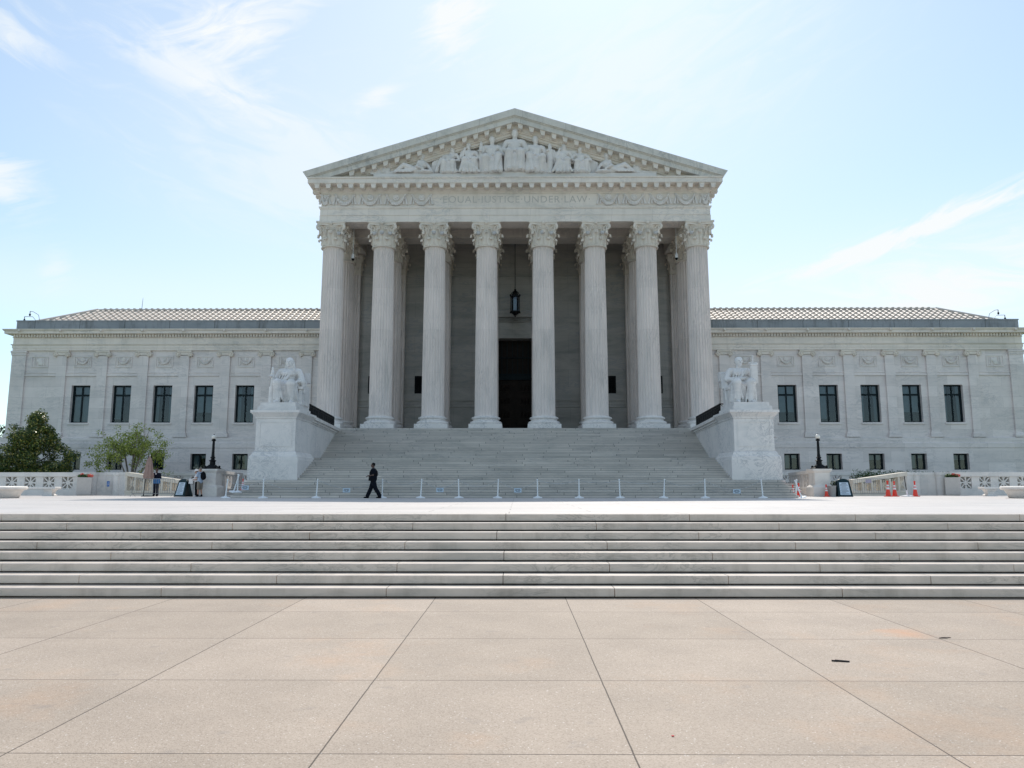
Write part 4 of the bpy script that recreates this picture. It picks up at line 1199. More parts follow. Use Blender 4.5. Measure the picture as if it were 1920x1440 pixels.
for wi, (pr, w_, h, z0, y0) in enumerate(((mw, 0.84, 3.34, 6.28, 66.3), (lw, 0.68, 1.40, 2.1, 65.95))):
    wins = []
    for s_ in (-1, 1):
        for j, x in enumerate(BAY):
            if not wins: o = pr
            else: o = copy_tree(pr)
            wins.append((o, s_, j, x))
    for o, s_, j, x in wins:
        o.parent = H; o.location = (s_ * x, y0 - 57, z0)
        k = kinds[s_][j] if wi == 0 else [1, 2, 3, 2, 1, 3][(j + (s_ > 0)) % 6]
        blinds(o, w_, h, k)
# tiled hip roof
def roof_side(s_):
    b = MB()
    ex = WX - 0.95; ey = 67.3; ez = 15.62; ry = 71.0; rzz = 17.62; rx = 40.75
    slope = (rzz - ez) / (ry - ey)
    nrow = 6
    dyr = (ry - ey) / nrow
    xin = 15.6
    # pans: stepped slabs
    for r_ in range(nrow):
        y0 = ey + r_ * dyr; y1 = y0 + dyr
        z0 = ez + slope * (y0 - ey); z1 = ez + slope * (y1 - ey)
        xo0 = ex - (ex - rx) * (r_) / nrow; xo1 = ex - (ex - rx) * (r_ + 1) / nrow
        vs = []
        for (yy, zz, xo) in ((y0, z0 + 0.0, xo0), (y0, z0 + 0.09, xo0), (y1 + 0.02, z1 + 0.035, xo1)):
            vs += [(s_ * xin, yy, zz), (s_ * xo, yy, zz)]
        b.add(vs, [(0, 1, 3, 2), (2, 3, 5, 4)])
        n = int((xo0 - xin) / 0.575)
        for k in range(n + 1):
            x = xin + 0.3 + 0.575 * k
            if x > xo1 + 0.05: continue
            # cover tile: pent section, its front end a closed face
            hw = 0.095
            X = s_ * x
            P0 = [(X - hw, y0 - 0.03, z0 + 0.05), (X - hw, y0 - 0.03, z0 + 0.19), (X, y0 - 0.03, z0 + 0.25), (X + hw, y0 - 0.03, z0 + 0.19), (X + hw, y0 - 0.03, z0 + 0.05)]
            P1 = [(X - hw, y1, z1 + 0.02), (X - hw, y1, z1 + 0.12), (X, y1, z1 + 0.18), (X + hw, y1, z1 + 0.12), (X + hw, y1, z1 + 0.02)]
            b.add(P0 + P1, [(0, 1, 2, 3, 4), (0, 5, 6, 1), (1, 6, 7, 2), (2, 7, 8, 3), (3, 8, 9, 4)])
    # hip ridge and top ridge
    hp = []
    for i in range(nrow + 1):
        u = i / nrow; hp.append((s_ * (ex - (ex - rx) * u), ey + (ry - ey) * u, ez + (rzz - ez) * u + 0.12))
    b.tube(hp, 0.16, 6); b.tube([(s_ * xin, ry, rzz + 0.1), (s_ * rx, ry, rzz + 0.1)], 0.12, 6)
    n = int((rx - xin) / 0.575)
    for k in range(n): b.box(s_ * (xin + 0.3 + 0.575 * k) - 0.1, s_ * (xin + 0.3 + 0.575 * k) + 0.1, ry - 0.16, ry + 0.16, rzz + 0.1, rzz + 0.26)
    # end slope and back slope
    b.add([(s_ * ex, ey, ez + 0.05), (s_ * ex, 118, ez + 0.05), (s_ * rx, 114, rzz), (s_ * rx, ry, rzz + 0.02)], [(0, 1, 2, 3)])
    b.add([(s_ * rx, ry, rzz), (s_ * xin, ry, rzz), (s_ * xin, ry + 3.7, ez), (s_ * (rx - 3.65), ry + 3.7, ez)], [(0, 1, 2, 3)])
    b.add([(s_ * rx, ry, rzz), (s_ * rx, 114, rzz), (s_ * (rx - 3.65), 110, ez), (s_ * (rx - 3.65), ry + 3.7, ez)], [(0, 1, 2, 3)])
    bld(b, 'tile_roof', M['tile'])
    d = MB(); a, c = sorted((s_ * 15.6, s_ * 44.6)); d.box(a, c, 67.22, 76, 14.7, 15.5); bld(d, 'roof_deck', M['parapet'])
for s_ in (-1, 1): roof_side(s_)

# ================================================================ stair pedestals (cheek blocks)
def cheek(s_):
    b = MB()
    # plinth
    b.rl(*sorted((s_ * 12.15, s_ * 14.95)), 42.0, 45.6, [(0.0, 0.965), (0.0, 2.12), (-0.02, 2.14), (-0.03, 2.28), (-0.10, 2.34), (-0.16, 2.50), (-0.24, 2.58)])
    # die
    b.rl(*sorted((s_ * 12.42, s_ * 14.68)), 42.27, 45.33, [(0.0, 2.59), (0.0, 4.42)], bottom=False)
    # panel frame on the front
    xa, xb = sorted((s_ * 12.62, s_ * 14.48))
    for (a, c, z0, z1) in ((xa, xb, 2.85, 2.9), (xa, xb, 4.2, 4.25), (xa, xa + 0.05, 2.9, 4.2), (xb - 0.05, xb, 2.9, 4.2)): b.box(a, c, 42.245, 42.268, z0, z1)
    # cap
    b.rl(*sorted((s_ * 12.42, s_ * 14.68)), 42.27, 45.33, [(0.02, 4.425), (0.04, 4.46), (0.05, 4.52), (0.10, 4.58), (0.18, 4.68), (0.23, 4.74), (0.27, 4.76), (0.27, 4.9)])
    main = b.build('stair_pedestal', M['pedestal'])
    # flank wall running back beside the stairs, slightly splayed
    def quad(xi0, xi1, xo0, xo1, y0, y1, z0, z1):
        c = MB(); c.add([(s_ * xi0, y0, z0), (s_ * xi1, y1, z0), (s_ * xo1, y1, z0), (s_ * xo0, y0, z0), (s_ * xi0, y0, z1), (s_ * xi1, y1, z1), (s_ * xo1, y1, z1), (s_ * xo0, y0, z1)],
              [(0, 1, 2, 3), (4, 5, 6, 7), (0, 1, 5, 4), (1, 2, 6, 5), (2, 3, 7, 6), (3, 0, 4, 7)])
        return c
    fw = MB()
    for args in ((12.44, 13.22, 14.6, 14.8, 45.34, 55.88, 0.5, 4.42), (12.40, 13.19, 14.64, 14.84, 45.345, 55.88, 4.425, 4.52), (12.32, 13.12, 14.72, 14.9, 45.345, 55.885, 4.525, 4.66), (12.22, 13.02, 14.82, 15.0, 45.61, 55.89, 4.665, 4.87)):
        q = quad(*args); fw.add(q.v, q.f)
    q = quad(12.2, 12.42, 12.5, 12.8, 45.61, 48.0, 0.9, 2.28); fw.add(q.v, q.f)
    fw.build('flank_wall', M['pedestal'], main)
    sb_ = MB(); xa, xb = sorted((s_ * 12.42, s_ * 14.62)); sb_.box(xa, xb, 42.2, 45.2, 4.905, 5.14); sb_.box(*sorted((s_ * 12.5, s_ * 14.5)), 42.3, 45.1, 5.145, 5.37)
    sb_.build('statue_base', M['statue'], main)
    side = 'left' if s_ < 0 else 'right'
    tag(main, 'tall marble pedestal block at the %s end of the staircase under the seated %s' % (side, 'woman' if s_ < 0 else 'man'), 'pedestal', 'pedestal blocks flanking the staircase')
    # iron railing
    r_ = MB()
    p0 = Vector((s_ * 12.62, 45.75, 4.9)); p1 = Vector((s_ * 13.18, 54.2, 4.9)); hgt = 0.74
    d = p1 - p0; n = 62
    r_.tube([p0 + Vector((0, 0, hgt)), p1 + Vector((0, 0, hgt))], 0.035, 6); r_.tube([p0 + Vector((0, 0, 0.06)), p1 + Vector((0, 0, 0.06))], 0.03, 6); r_.tube([p0 + Vector((0, 0, 0.6)), p1 + Vector((0, 0, 0.6))], 0.022, 4); r_.tube([p0 + Vector((0, 0, 0.2)), p1 + Vector((0, 0, 0.2))], 0.022, 4)
    for i in range(n + 1):
        q = p0 + d * (i / n); r_.tube([q, q + Vector((0, 0, hgt))], 0.026 if i % 6 else 0.045, 4)
    ro = r_.build('railing', M['iron'])
    # return panel with its crossed bars
    e0 = p0 + Vector((s_ * 0.02, 0, 0)); e1 = p0 + Vector((s_ * 0.46, 0, 0))
    r2 = MB(); r2.tube([e0 + Vector((0, 0, hgt)), e1 + Vector((s_ * 0.06, 0, hgt))], 0.035, 6)
    for (a, c) in (((e0.x, e0.y, 5.3), (e1.x, e1.y, 5.62)), ((e0.x, e0.y, 5.62), (e1.x, e1.y, 5.3)), ((e0.x, e0.y, 5.0), (e1.x, e1.y, 5.3)), ((e1.x, e1.y, 4.95), (e1.x, e1.y, 5.62))): r2.tube([a, c], 0.02, 4)
    r2.ell((0.5 * (e0.x + e1.x), e0.y, 5.46), 0.05, 8, 6)
    r2.build('return_panel', M['iron'], ro)
    tag(ro, 'black iron railing on the flank wall at the %s of the staircase' % side, 'railing', 'iron railings on the stair flanks')
    return main
for s_ in (-1, 1): cheek(s_)

# ---- seated statues
st_root = empty('statue', (-13.38, 43.9, 5.37), 0, 'white marble seated woman in a hooded robe holding a small figure, on the left pedestal', 'statue')
KS = 2.87
f = figure_seated(KS, ('hold', 'rest'), hair='long', depth=1.15, knees=(0.4, -0.3), chair=False)
f.ell((0, -0.25, 1.25), (0.42, 0.3, 0.25))
for s_ in (-1, 1):
    for j in range(6): f.cap((s_ * (0.62 + 0.05 * j), -0.25 + 0.12 * j, 1.5 - 0.02 * j), (s_ * (0.58 + 0.06 * j), -0.3 + 0.12 * j, 0.1), 0.08, 0.06)
f.cap((0.55, 0.1, 2.05), (0.85, -0.2, 1.35), 0.16, 0.2); f.cap((0.85, -0.25, 1.4), (0.95, -0.2, 0.7), 0.14, 0.08)
f.remesh('body', M['statue'], st_root, 0.02, 1, disp=folds(0.014, 9.0))
c = MB(); c.box(-0.72, 0.95, 0.05, 1.0, 0.0, 1.15); c.box(-0.5, 0.62, 0.75, 1.05, 1.15, 1.9); c.box(0.7, 1.0, 0.7, 1.05, 1.45, 2.05); c.box(0.45, 0.7, 0.78, 1.05, 1.45, 1.98); c.box(0.72, 0.92, -0.5, 0.04, 0.0, 0.9); c.box(-0.95, -0.72, -0.5, 0.5, 0.0, 0.95)
c.box(0.70, 0.98, -0.6, 0.04, 0.905, 1.05)
c.build('chair', M['statue'], st_root)
sf = MB(); sf.cap((-0.82, -0.62, 1.62), (-0.82, -0.62, 1.95), 0.12, 0.1); sf.ell((-0.82, -0.62, 2.12), (0.08, 0.08, 0.11)); sf.cap((-0.92, -0.66, 1.7), (-0.78, -0.74, 1.85), 0.04, 0.04); sf.cap((-0.82, -0.62, 0.0), (-0.82, -0.62, 1.6), 0.13, 0.1)
for j in range(5): sf.cap((-0.95 + 0.06 * j, -0.6, 1.0), (-0.98 + 0.07 * j, -0.6, 0.05), 0.05, 0.045)
sf.remesh('figurine', M['statue'], st_root, 0.025, 1)
st_r = empty('statue', (13.32, 43.9, 5.37), 0, 'white marble seated man with upright tablet and sword on the right pedestal', 'statue')
f = figure_seated(KS, ('cross', 'rest'), turn=0.12, depth=1.15, knees=(0.2, 0.6), chair=False)
for j in range(5): f.cap((-0.72 - 0.03 * j, 0.2 + 0.1 * j, 1.95), (-0.66 - 0.05 * j, 0.1 + 0.1 * j, 1.05), 0.07, 0.06)
for s_ in (-1, 1):
    for j in range(5): f.cap((s_ * 0.45 + 0.08 * s_ * j, -0.2 + 0.1 * j, 1.1), (s_ * 0.5 + s_ * 0.07 * j, -0.3 + 0.1 * j, 0.15 + 0.05 * j), 0.08, 0.055)
f.remesh('body', M['statue'], st_r, 0.02, 1, disp=folds(0.012, 9.0))
c = MB(); c.box(-0.7, 0.75, 0.05, 1.0, 0.0, 1.15); c.box(-0.9, 0.95, 0.85, 1.05, 1.15, 1.5); c.box(-0.98, -0.72, 0.7, 1.05, 1.5, 2.08); c.box(0.72, 1.02, 0.7, 1.05, 1.5, 2.08); c.box(-0.72, -0.4, 0.8, 1.05, 1.5, 2.0)
c.box(-0.78, -0.58, -0.5, 0.04, 0.0, 0.85); c.box(-0.82, -0.54, -0.62, 0.04, 0.855, 1.0); c.box(0.65, 0.86, -0.5, 0.04, 0.0, 0.9)
c.build('chair', M['statue'], st_r)
c = MB(); c.box(0.42, 0.82, -0.95, -0.8, 1.18, 2.2); c.rl(0.44, 0.80, -0.96, -0.79, [(0.0, 2.205), (0.02, 2.23), (0.0, 2.3)]); c.box(0.48, 0.76, -0.97, -0.951, 1.3, 2.1)
c.build('tablet', M['statue'], st_r)
c = MB(); c.cap((0.62, -0.75, 2.25), (0.62, -0.75, 2.75), 0.045, 0.04); c.ell((0.62, -0.75, 2.78), 0.065); c.cap((0.42, -0.75, 2.36), (0.84, -0.75, 2.36), 0.045, 0.045); c.ell((0.42, -0.75, 2.37), 0.06); c.ell((0.84, -0.75, 2.33), 0.09); c.cap((0.62, -0.75, 1.2), (0.62, -0.75, 2.2), 0.03, 0.03)
c.build('sword', M['statue'], st_r, 40)

# ================================================================ balustrades
def pierced(mb, a, b_, zb, zt, th, n, star=0.48):
    """upright panel from a to b (XY) pierced by n rayed rosettes; returns nothing"""
    a = Vector((a[0], a[1], 0)); b_ = Vector((b_[0], b_[1], 0))
    d = b_ - a; L_ = d.length; ux = d.normalized(); nx = Vector((ux.y, -ux.x, 0))
    mt = Matrix(((ux.x, -nx.x, 0, a.x), (ux.y, -nx.y, 0, a.y), (0, 0, 1, 0), (0, 0, 0, 1)))
    h = zt - zb; w_ = L_ / n; q = min(star, h * 0.44)
    bm = bmesh.new()
    for i in range(n):
        cx = (i + 0.5) * w_; cz = (zt + zb) / 2 + 0.02
        # pier strips either side
        x0, x1 = i * w_, (i + 1) * w_
        for (p0, p1, z0, z1) in ((x0, cx - q, zb, zt), (cx + q, x1, zb, zt), (cx - q, cx + q, zb, cz - q), (cx - q, cx + q, cz + q, zt)):
            mb.box(p0, p1, 0, th, z0, z1, mt)
        # rosette: central boss and rays with holes between
        mb.prism([(cx + q * 0.42 * math.cos(t_ * PI / 8), cz + q * 0.42 * math.sin(t_ * PI / 8)) for t_ in range(16)], th * 0.2, th * 0.8, 'y', mt)
        for k in range(8):
            t_ = k * PI / 4
            c_, s2 = math.cos(t_), math.sin(t_)
            L1 = q * (1.0 if k % 2 == 0 else 1.40)
            w0, w1 = q * 0.07, q * 0.20
            P = [(cx + c_ * q * 0.38 - s2 * w0, cz + s2 * q * 0.38 + c_ * w0), (cx + c_ * q * 0.38 + s2 * w0, cz + s2 * q * 0.38 - c_ * w0),
                 (cx + c_ * L1 + s2 * w1, cz + s2 * L1 - c_ * w1), (cx + c_ * L1 - s2 * w1, cz + s2 * L1 + c_ * w1)]
            P = [(min(cx + q, max(cx - q, u)), min(cz + q, max(cz - q, v))) for u, v in P]
            mb.prism(P, th * 0.12, th * 0.88, 'y', mt)
    bm.free()
def wallseg(mb, a, b_, z0, za, zb, th, cop=0.2, over=0.04):
    a = Vector((a[0], a[1], 0)); b_ = Vector((b_[0], b_[1], 0)); ux = (b_ - a).normalized(); L_ = (b_ - a).length; nx = Vector((ux.y, -ux.x, 0))
    mt = Matrix(((ux.x, -nx.x, 0, a.x), (ux.y, -nx.y, 0, a.y), (0, 0, 1, 0), (0, 0, 0, 1)))
    mb.prism([(0, z0), (L_, z0), (L_, zb - cop), (0, za - cop)], 0, th, 'y', mt)
    mb.prism([(-0.0, za - cop + 0.002), (L_ + 0.0, zb - cop + 0.002), (L_ + 0.0, zb), (-0.0, za)], -over, th + over, 'y', mt)
for s_ in (-1, 1):
    side = 'left' if s_ < 0 else 'right'
    # outer pierced balustrade
    root = MB()
    X0, X1 = (-45.6, -31.0) if s_ < 0 else (31.0, 45.6)
    root.box(X0, X1, 53.0, 53.5, -0.02, 0.42)
    root.box(X0, X1, 52.96, 53.54, 1.32, 1.62)
    bo = root.build('balustrade', M['balustrade'])
    pn = MB(); pierced(pn, (X0, 53.06), (X1, 53.06), 0.425, 1.315, 0.36, 11)
    pn.build('pierced_panel', M['balustrade'], bo)
    # solid curved part, then the ramp parapet falling towards the middle
    cv = MB()
    pts_ = [(31.0, 53.0), (30.2, 53.05), (29.2, 53.5), (28.3, 53.4), (27.5, 52.7), (27.1, 52.2)]
    for p, q in zip(pts_[:-1], pts_[1:]):
        A, B = (s_ * p[0], p[1]), (s_ * q[0], q[1])
        if s_ < 0: wallseg(cv, A, B, -0.02, 1.62, 1.62, 0.45)
        else: wallseg(cv, B, A, -0.02, 1.62, 1.62, 0.45)
    for (xa, ya) in ((29.9, 52.98), (28.3, 53.3)):
        mtx = Matrix.Translation((s_ * xa, ya + 0.1, 0)); cv.lathe([(0.3, 0), (0.3, 1.4), (0.34, 1.42), (0.34, 1.61)], 16, mtx)
    cv.build('curved_wall', M['balustrade'], bo, 30)
    rp = MB()
    A, B = (s_ * 27.1, 52.2), (s_ * 22.6, 50.6)
    if s_ < 0: wallseg(rp, A, B, -0.02, 0.35, 0.3, 0.4, 0.1)
    else: wallseg(rp, B, A, -0.02, 0.3, 0.35, 0.4, 0.1)
    # sloping handrail slab over lattice panels
    def lerp(u): return (s_ * (27.1 - 4.5 * u), 52.2 - 1.6 * u)
    n = 6
    for i in range(n):
        u0, u1 = i / n, (i + 1) / n
        za, zb = 1.62 - 0.55 * u0, 1.62 - 0.55 * u1
        p, q = lerp(u0), lerp(u1)
        A, B, a1, b1 = (p, q, za, zb) if s_ < 0 else (q, p, zb, za)
        ax = Vector((A[0], A[1], 0)); ux = (Vector((B[0], B[1], 0)) - ax); L_ = ux.length; ux.normalize(); nx = Vector((ux.y, -ux.x, 0))
        mt = Matrix(((ux.x, -nx.x, 0, A[0]), (ux.y, -nx.y, 0, A[1]), (0, 0, 1, 0), (0, 0, 0, 1)))
        rp.prism([(0, a1 - 0.26), (L_, b1 - 0.26), (L_, b1), (0, a1)], -0.05, 0.45, 'y', mt)
        rp.prism([(0, 0.345), (0.16, 0.345), (0.16, a1 - 0.27), (0, a1 - 0.265)], 0.0, 0.4, 'y', mt)
        c0, c1 = 0.17, L_ - 0.01
        for (xa, za_, xb, zb_) in ((c0, 0.4, c1, b1 - 0.32), (c0, a1 - 0.32, c1, 0.4)): rp.tube([mt @ Vector((xa, 0.2, za_)), mt @ Vector((xb, 0.2, zb_))], 0.05, 5)
        rp.tube([mt @ Vector(((c0 + c1) / 2, 0.2, 0.35)), mt @ Vector(((c0 + c1) / 2, 0.2, a1 - 0.28))], 0.04, 5)
        rp.tube([mt @ Vector((c0, 0.2, 0.75)), mt @ Vector((c1, 0.2, 0.75))], 0.03, 5)
    rp.build('ramp_parapet', M['ramp'], bo)
    tag(bo, 'pale marble balustrade with rayed openings along the %s of the plaza' % side, 'balustrade', 'pierced balustrades at the plaza sides')
    # rear balustrade by the building foot
    rb_ = MB(); X0, X1 = (-38.0, -19.0) if s_ < 0 else (19.0, 38.0)
    rb_.box(X0, X1, 62.0, 62.4, -0.02, 0.7); rb_.box(X0, X1, 61.96, 62.44, 1.55, 1.78)
    ro = rb_.build('rear_balustrade', M['balustrade'])
    pn = MB(); pierced(pn, (X0, 62.05), (X1, 62.05), 0.705, 1.545, 0.3, 14); pn.build('pierced_panel', M['balustrade'], ro)
    tag(ro, 'shaded pierced marble parapet at the foot of the %s wing' % side, 'balustrade', 'rear parapets below the wings')
    # lamp plinth with the splayed side balustrade
    lp = MB(); cxp = s_ * 18.75
    lp.rl(cxp - 0.62, cxp + 0.62, 45.8, 47.0, [(0.0, -0.02), (0.0, 0.55), (-0.03, 0.6), (-0.12, 0.68), (-0.16, 0.72), (-0.16, 1.42), (-0.12, 1.48), (-0.06, 1.56), (-0.04, 1.58), (-0.04, 1.68)])
    lpo = lp.build('lamp_plinth', M['balustrade'])
    sdb = MB(); A, B = (s_ * 18.6, 47.05), (s_ * 20.7, 57.0)
    P0, P1 = (A, B)
    if s_ > 0: P0, P1 = P1, P0
    sd2 = MB(); pierced(sd2, P0, P1, 0.55, 1.38, 0.3, 8); sd2.build('side_balustrade', M['balustrade'], lpo)
    c2 = MB(); wallseg(c2, P0, P1, -0.02, 0.545, 0.545, 0.34, 0.1)
    wallseg(c2, P0, P1, 1.385, 1.64, 1.64, 0.34, 0.2); c2.build('side_coping', M['balustrade'], lpo)
    tag(lpo, 'square marble plinth carrying the black lamp %s of the staircase' % side, 'plinth', 'lamp plinths')
    # side steps between the plinth and the stair block
    ss = MB()
    pr = [(46.9, -0.1)]
    for k in range(6): pr += [(46.9 + 0.36 * k, 0.14 * k), (46.9 + 0.36 * k, 0.14 * (k + 1))]
    pr += [(58.0, 0.84), (58.0, -0.1)]
    ss.prism(pr, *sorted((s_ * 15.06, s_ * 18.1)), 'x')
    so = ss.build('side_steps', M['stair']); tag(so, 'short marble side steps between the %s lamp plinth and the pedestal' % side, 'steps', 'side steps')
    # lawn behind the balustrade
    lw_ = MB(); lw_.box(*sorted((s_ * 31.5, s_ * 47)), 53.6, 61.9, -0.1, 0.1); lo_ = lw_.build('lawn', M['lawn']); struct(lo_)

# lamp
def lathe_at(mb, prof, n=20): mb.lathe(prof, n)
lamp = empty('street_lamp', (-18.72, 46.4, 1.68))
b = MB(); b.rl(-0.50, 0.50, -0.50, 0.50, [(0, 0), (0, 0.06), (-0.06, 0.1)]); b.rl(-0.4, 0.4, -0.4, 0.4, [(0, 0.1), (-0.06, 0.2), (-0.17, 0.3), (-0.2, 0.36)])
for sx in (-1, 1):
    for sy in (-1, 1): b.ell((sx * 0.38, sy * 0.38, 0.18), (0.09, 0.09, 0.12), 8, 6)
b.lathe([(0.2, 0.36), (0.21, 0.42), (0.19, 0.6), (0.26, 0.66), (0.27, 0.7), (0.16, 0.76), (0.12, 0.85), (0.18, 0.9), (0.19, 0.95), (0.13, 1.0), (0.12, 1.1)], 16)
b.build('base', M['iron'], lamp, 40)
b = MB(); vs_, fs_ = fluted(0.115, 0.08, 1.1, 2.28, 8, 4, 4, 0.012); b.add(vs_, fs_)
b.lathe([(0.085, 2.27), (0.15, 2.32), (0.17, 2.38), (0.12, 2.42), (0.14, 2.46)], 16)
b.build('post', M['iron'], lamp, 40)
b = MB(); b.ell((0, 0, 2.64), (0.175, 0.175, 0.18), 20, 14); b.build('globe', M['globe'], lamp, 60)
b = MB(); b.lathe([(0.05, 2.80), (0.06, 2.83), (0.015, 2.88)], 10); b.build('finial', M['iron'], lamp)
lamp.scale = (0.82, 0.82, 0.755)
tag(lamp, 'black cast iron lamp with white globe on the plinth left of the staircase', 'lamp', 'globe lamps beside the staircase')
l2 = copy_tree(lamp); l2.location = (18.78, 46.4, 1.68); l2['label'] = 'black cast iron lamp with white globe on the plinth right of the staircase'

# fountains, benches, planters
b = MB(); b.lathe([(2.62, 0.0), (2.66, 0.03), (2.72, 0.2), (2.82, 0.36), (2.84, 0.40), (2.97, 0.43), (3.02, 0.48), (3.02, 0.56), (2.97, 0.61), (2.7, 0.62), (2.58, 0.56), (2.5, 0.25), (0.01, 0.25)], 64, cap=False)
f1 = b.build('fountain', M['balustrade'], None, 35); f1.location = (-28.45, 38.4, 0)
m, t, p = newmat('basin_water'); p.inputs['Base Color'].default_value = (0.04, 0.07, 0.08, 1); p.inputs['Roughness'].default_value = 0.05
b = MB(); b.lathe([(2.49, 0.40), (2.49, 0.42), (0.01, 0.42)], 48); b.build('water_surface', m, f1)
tag(f1, 'round flared marble fountain basin at the left edge of the plaza', 'fountain', 'fountain basins')
f2 = copy_tree(f1); f2.location = (28.2, 38.4, 0); f2['label'] = 'round flared marble fountain basin at the right edge of the plaza'
bench = empty('bench', (-31.5, 49.0, 0))
b = MB(); b.rl(-1.72, 1.72, -0.34, 0.34, [(-0.04, 0.44), (0.0, 0.47), (0.0, 0.56), (-0.03, 0.59)]); b.build('seat', M['balustrade'], bench)
for sx in (-1, 1):
    b = MB(); b.rl(sx * 1.2 - 0.27, sx * 1.2 + 0.27, -0.24, 0.24, [(0.06, 0.0), (0.05, 0.06), (-0.03, 0.12), (-0.04, 0.26), (0.02, 0.38), (0.07, 0.435)]); b.build('leg', M['balustrade'], bench)
tag(bench, 'marble bench beside the left fountain in front of the balustrade', 'bench', 'marble benches')
b2 = copy_tree(bench); b2.location = (31.9, 49.0, 0); b2['label'] = 'marble bench beside the right fountain in front of the balustrade'
pl = MB(); pl.rl(-0.44, 0.44, -0.44, 0.44, [(-0.05, 0.0), (-0.05, 0.06), (0.0, 0.065), (0.0, 1.25), (-0.05, 1.25), (-0.05, 1.15)], top=True)
p1 = pl.build('planter', M['offwhite']); p1.location = (-29.95, 52.2, 0); p1.rotation_euler.z = R(29)
b = MB(); b.rl(-0.38, 0.38, -0.38, 0.38, [(0, 1.155), (0, 1.2)]); b.build('soil', M['soil'], p1)
tag(p1, 'tall square stone planter at the left balustrade, flowers on top', 'planter', 'square planters')
p2 = copy_tree(p1); p2.location = (30.2, 52.2, 0); p2.rotation_euler.z = R(-29); p2['label'] = 'tall square stone planter at the right balustrade, flowers on top'

# ================================================================ vegetation
def leaves(centers, n, size, rnd, flat=0.5, up=0.3, aspect=0.5):
    """leaf blades scattered through clumps; centers = [(pos, (rx, ry, rz))]"""
    b = MB()
    wts = [c[1][0] * c[1][1] * c[1][2] for c in centers]
    tot = sum(wts)
    for (c, r_), w_ in zip(centers, wts):
        k = max(3, int(n * w_ / tot))
        for _ in range(k):
            v = Vector((rnd.gauss(0, 1), rnd.gauss(0, 1), rnd.gauss(0, 1))).normalized()
            q = rnd.random() ** 0.45
            p_ = Vector(c) + Vector((v.x * r_[0], v.y * r_[1], v.z * r_[2])) * q
            nrm = (v + Vector((rnd.uniform(-1, 1), rnd.uniform(-1, 1), rnd.uniform(-0.6, 1) + up))).normalized()
            a = nrm.orthogonal().normalized(); a = (Quaternion(nrm, rnd.uniform(0, 6.28)) @ a)
            t_ = nrm.cross(a); s_ = size * rnd.uniform(0.65, 1.3)
            b.add([p_ - a * s_ * 0.5, p_ - a * s_ * 0.05 + t_ * s_ * aspect * 0.5 + nrm * s_ * 0.06, p_ + a * s_ * 0.5, p_ - a * s_ * 0.05 - t_ * s_ * aspect * 0.5 + nrm * s_ * 0.06], [(0, 1, 2, 3)])
    return b
rnd = random.Random(21)
# magnolia
tr_ = empty('magnolia_tree', (-36.9, 57.0, 0.1), 0, 'dense glossy broadleaf evergreen tree behind the balustrade in front of the left wing', 'tree')
b = MB(); b.tube([(0, 0, 0), (0.1, 0, 1.5), (-0.05, 0.1, 3.2), (0.1, 0, 5.2)], [0.22, 0.18, 0.12, 0.04], 8)
cen = []
for i in range(110):
    u = rnd.random() ** 1.2
    z = 0.4 + 5.5 * u
    rr_ = 3.9 * (1 - u) ** 1.0 + 0.25; a = rnd.uniform(0, 6.28)
    d_ = rr_ * (0.3 + 0.7 * rnd.random() ** 0.5)
    lo_ = 0.55 + 0.45 * math.sin(a * 3 + z * 2.1) ** 2
    cx_ = d_ * math.cos(a) * (0.78 + 0.3 * lo_)
    cen.append(((cx_ + 0.3 * u, 0.75 * d_ * math.sin(a), z), (0.55, 0.5, 0.42)))
    if i % 3 == 0: b.tube([(0, 0, z * 0.7), (cx_ * 0.6, d_ * math.sin(a) * 0.5, z * 0.85), cen[-1][0]], [0.07, 0.05, 0.02], 5)
cen += [((0.45, 0, 6.15), (0.42, 0.4, 0.4)), ((0.2, 0, 5.6), (0.7, 0.6, 0.45)), ((1.5, 0, 4.3), (0.6, 0.5, 0.45)), ((-1.5, 0, 5.0), (0.55, 0.5, 0.35)), ((3.1, 0, 2.9), (0.7, 0.5, 0.5)), ((-2.6, 0, 3.4), (0.7, 0.5, 0.4))]
for i in range(44):
    z_ = rnd.uniform(0.9, 4.7); cen.append(((rnd.uniform(-1.9, 2.1) * (1 - z_ / 6.2), rnd.uniform(-1.6, -0.5), z_), (0.55, 0.45, 0.45)))

for i in range(26): cen.append(((rnd.uniform(-3.2, 3.0), rnd.uniform(-1.6, 0.2), rnd.uniform(0.5, 3.6) * (1 - abs(i % 5 - 2) * 0.1)), (0.6, 0.5, 0.45)))
b.build('trunk', M['bark'], tr_, 40)
leaves(cen, 34000, 0.175, rnd, up=0.2).build('crown', M['magnolia'], tr_)
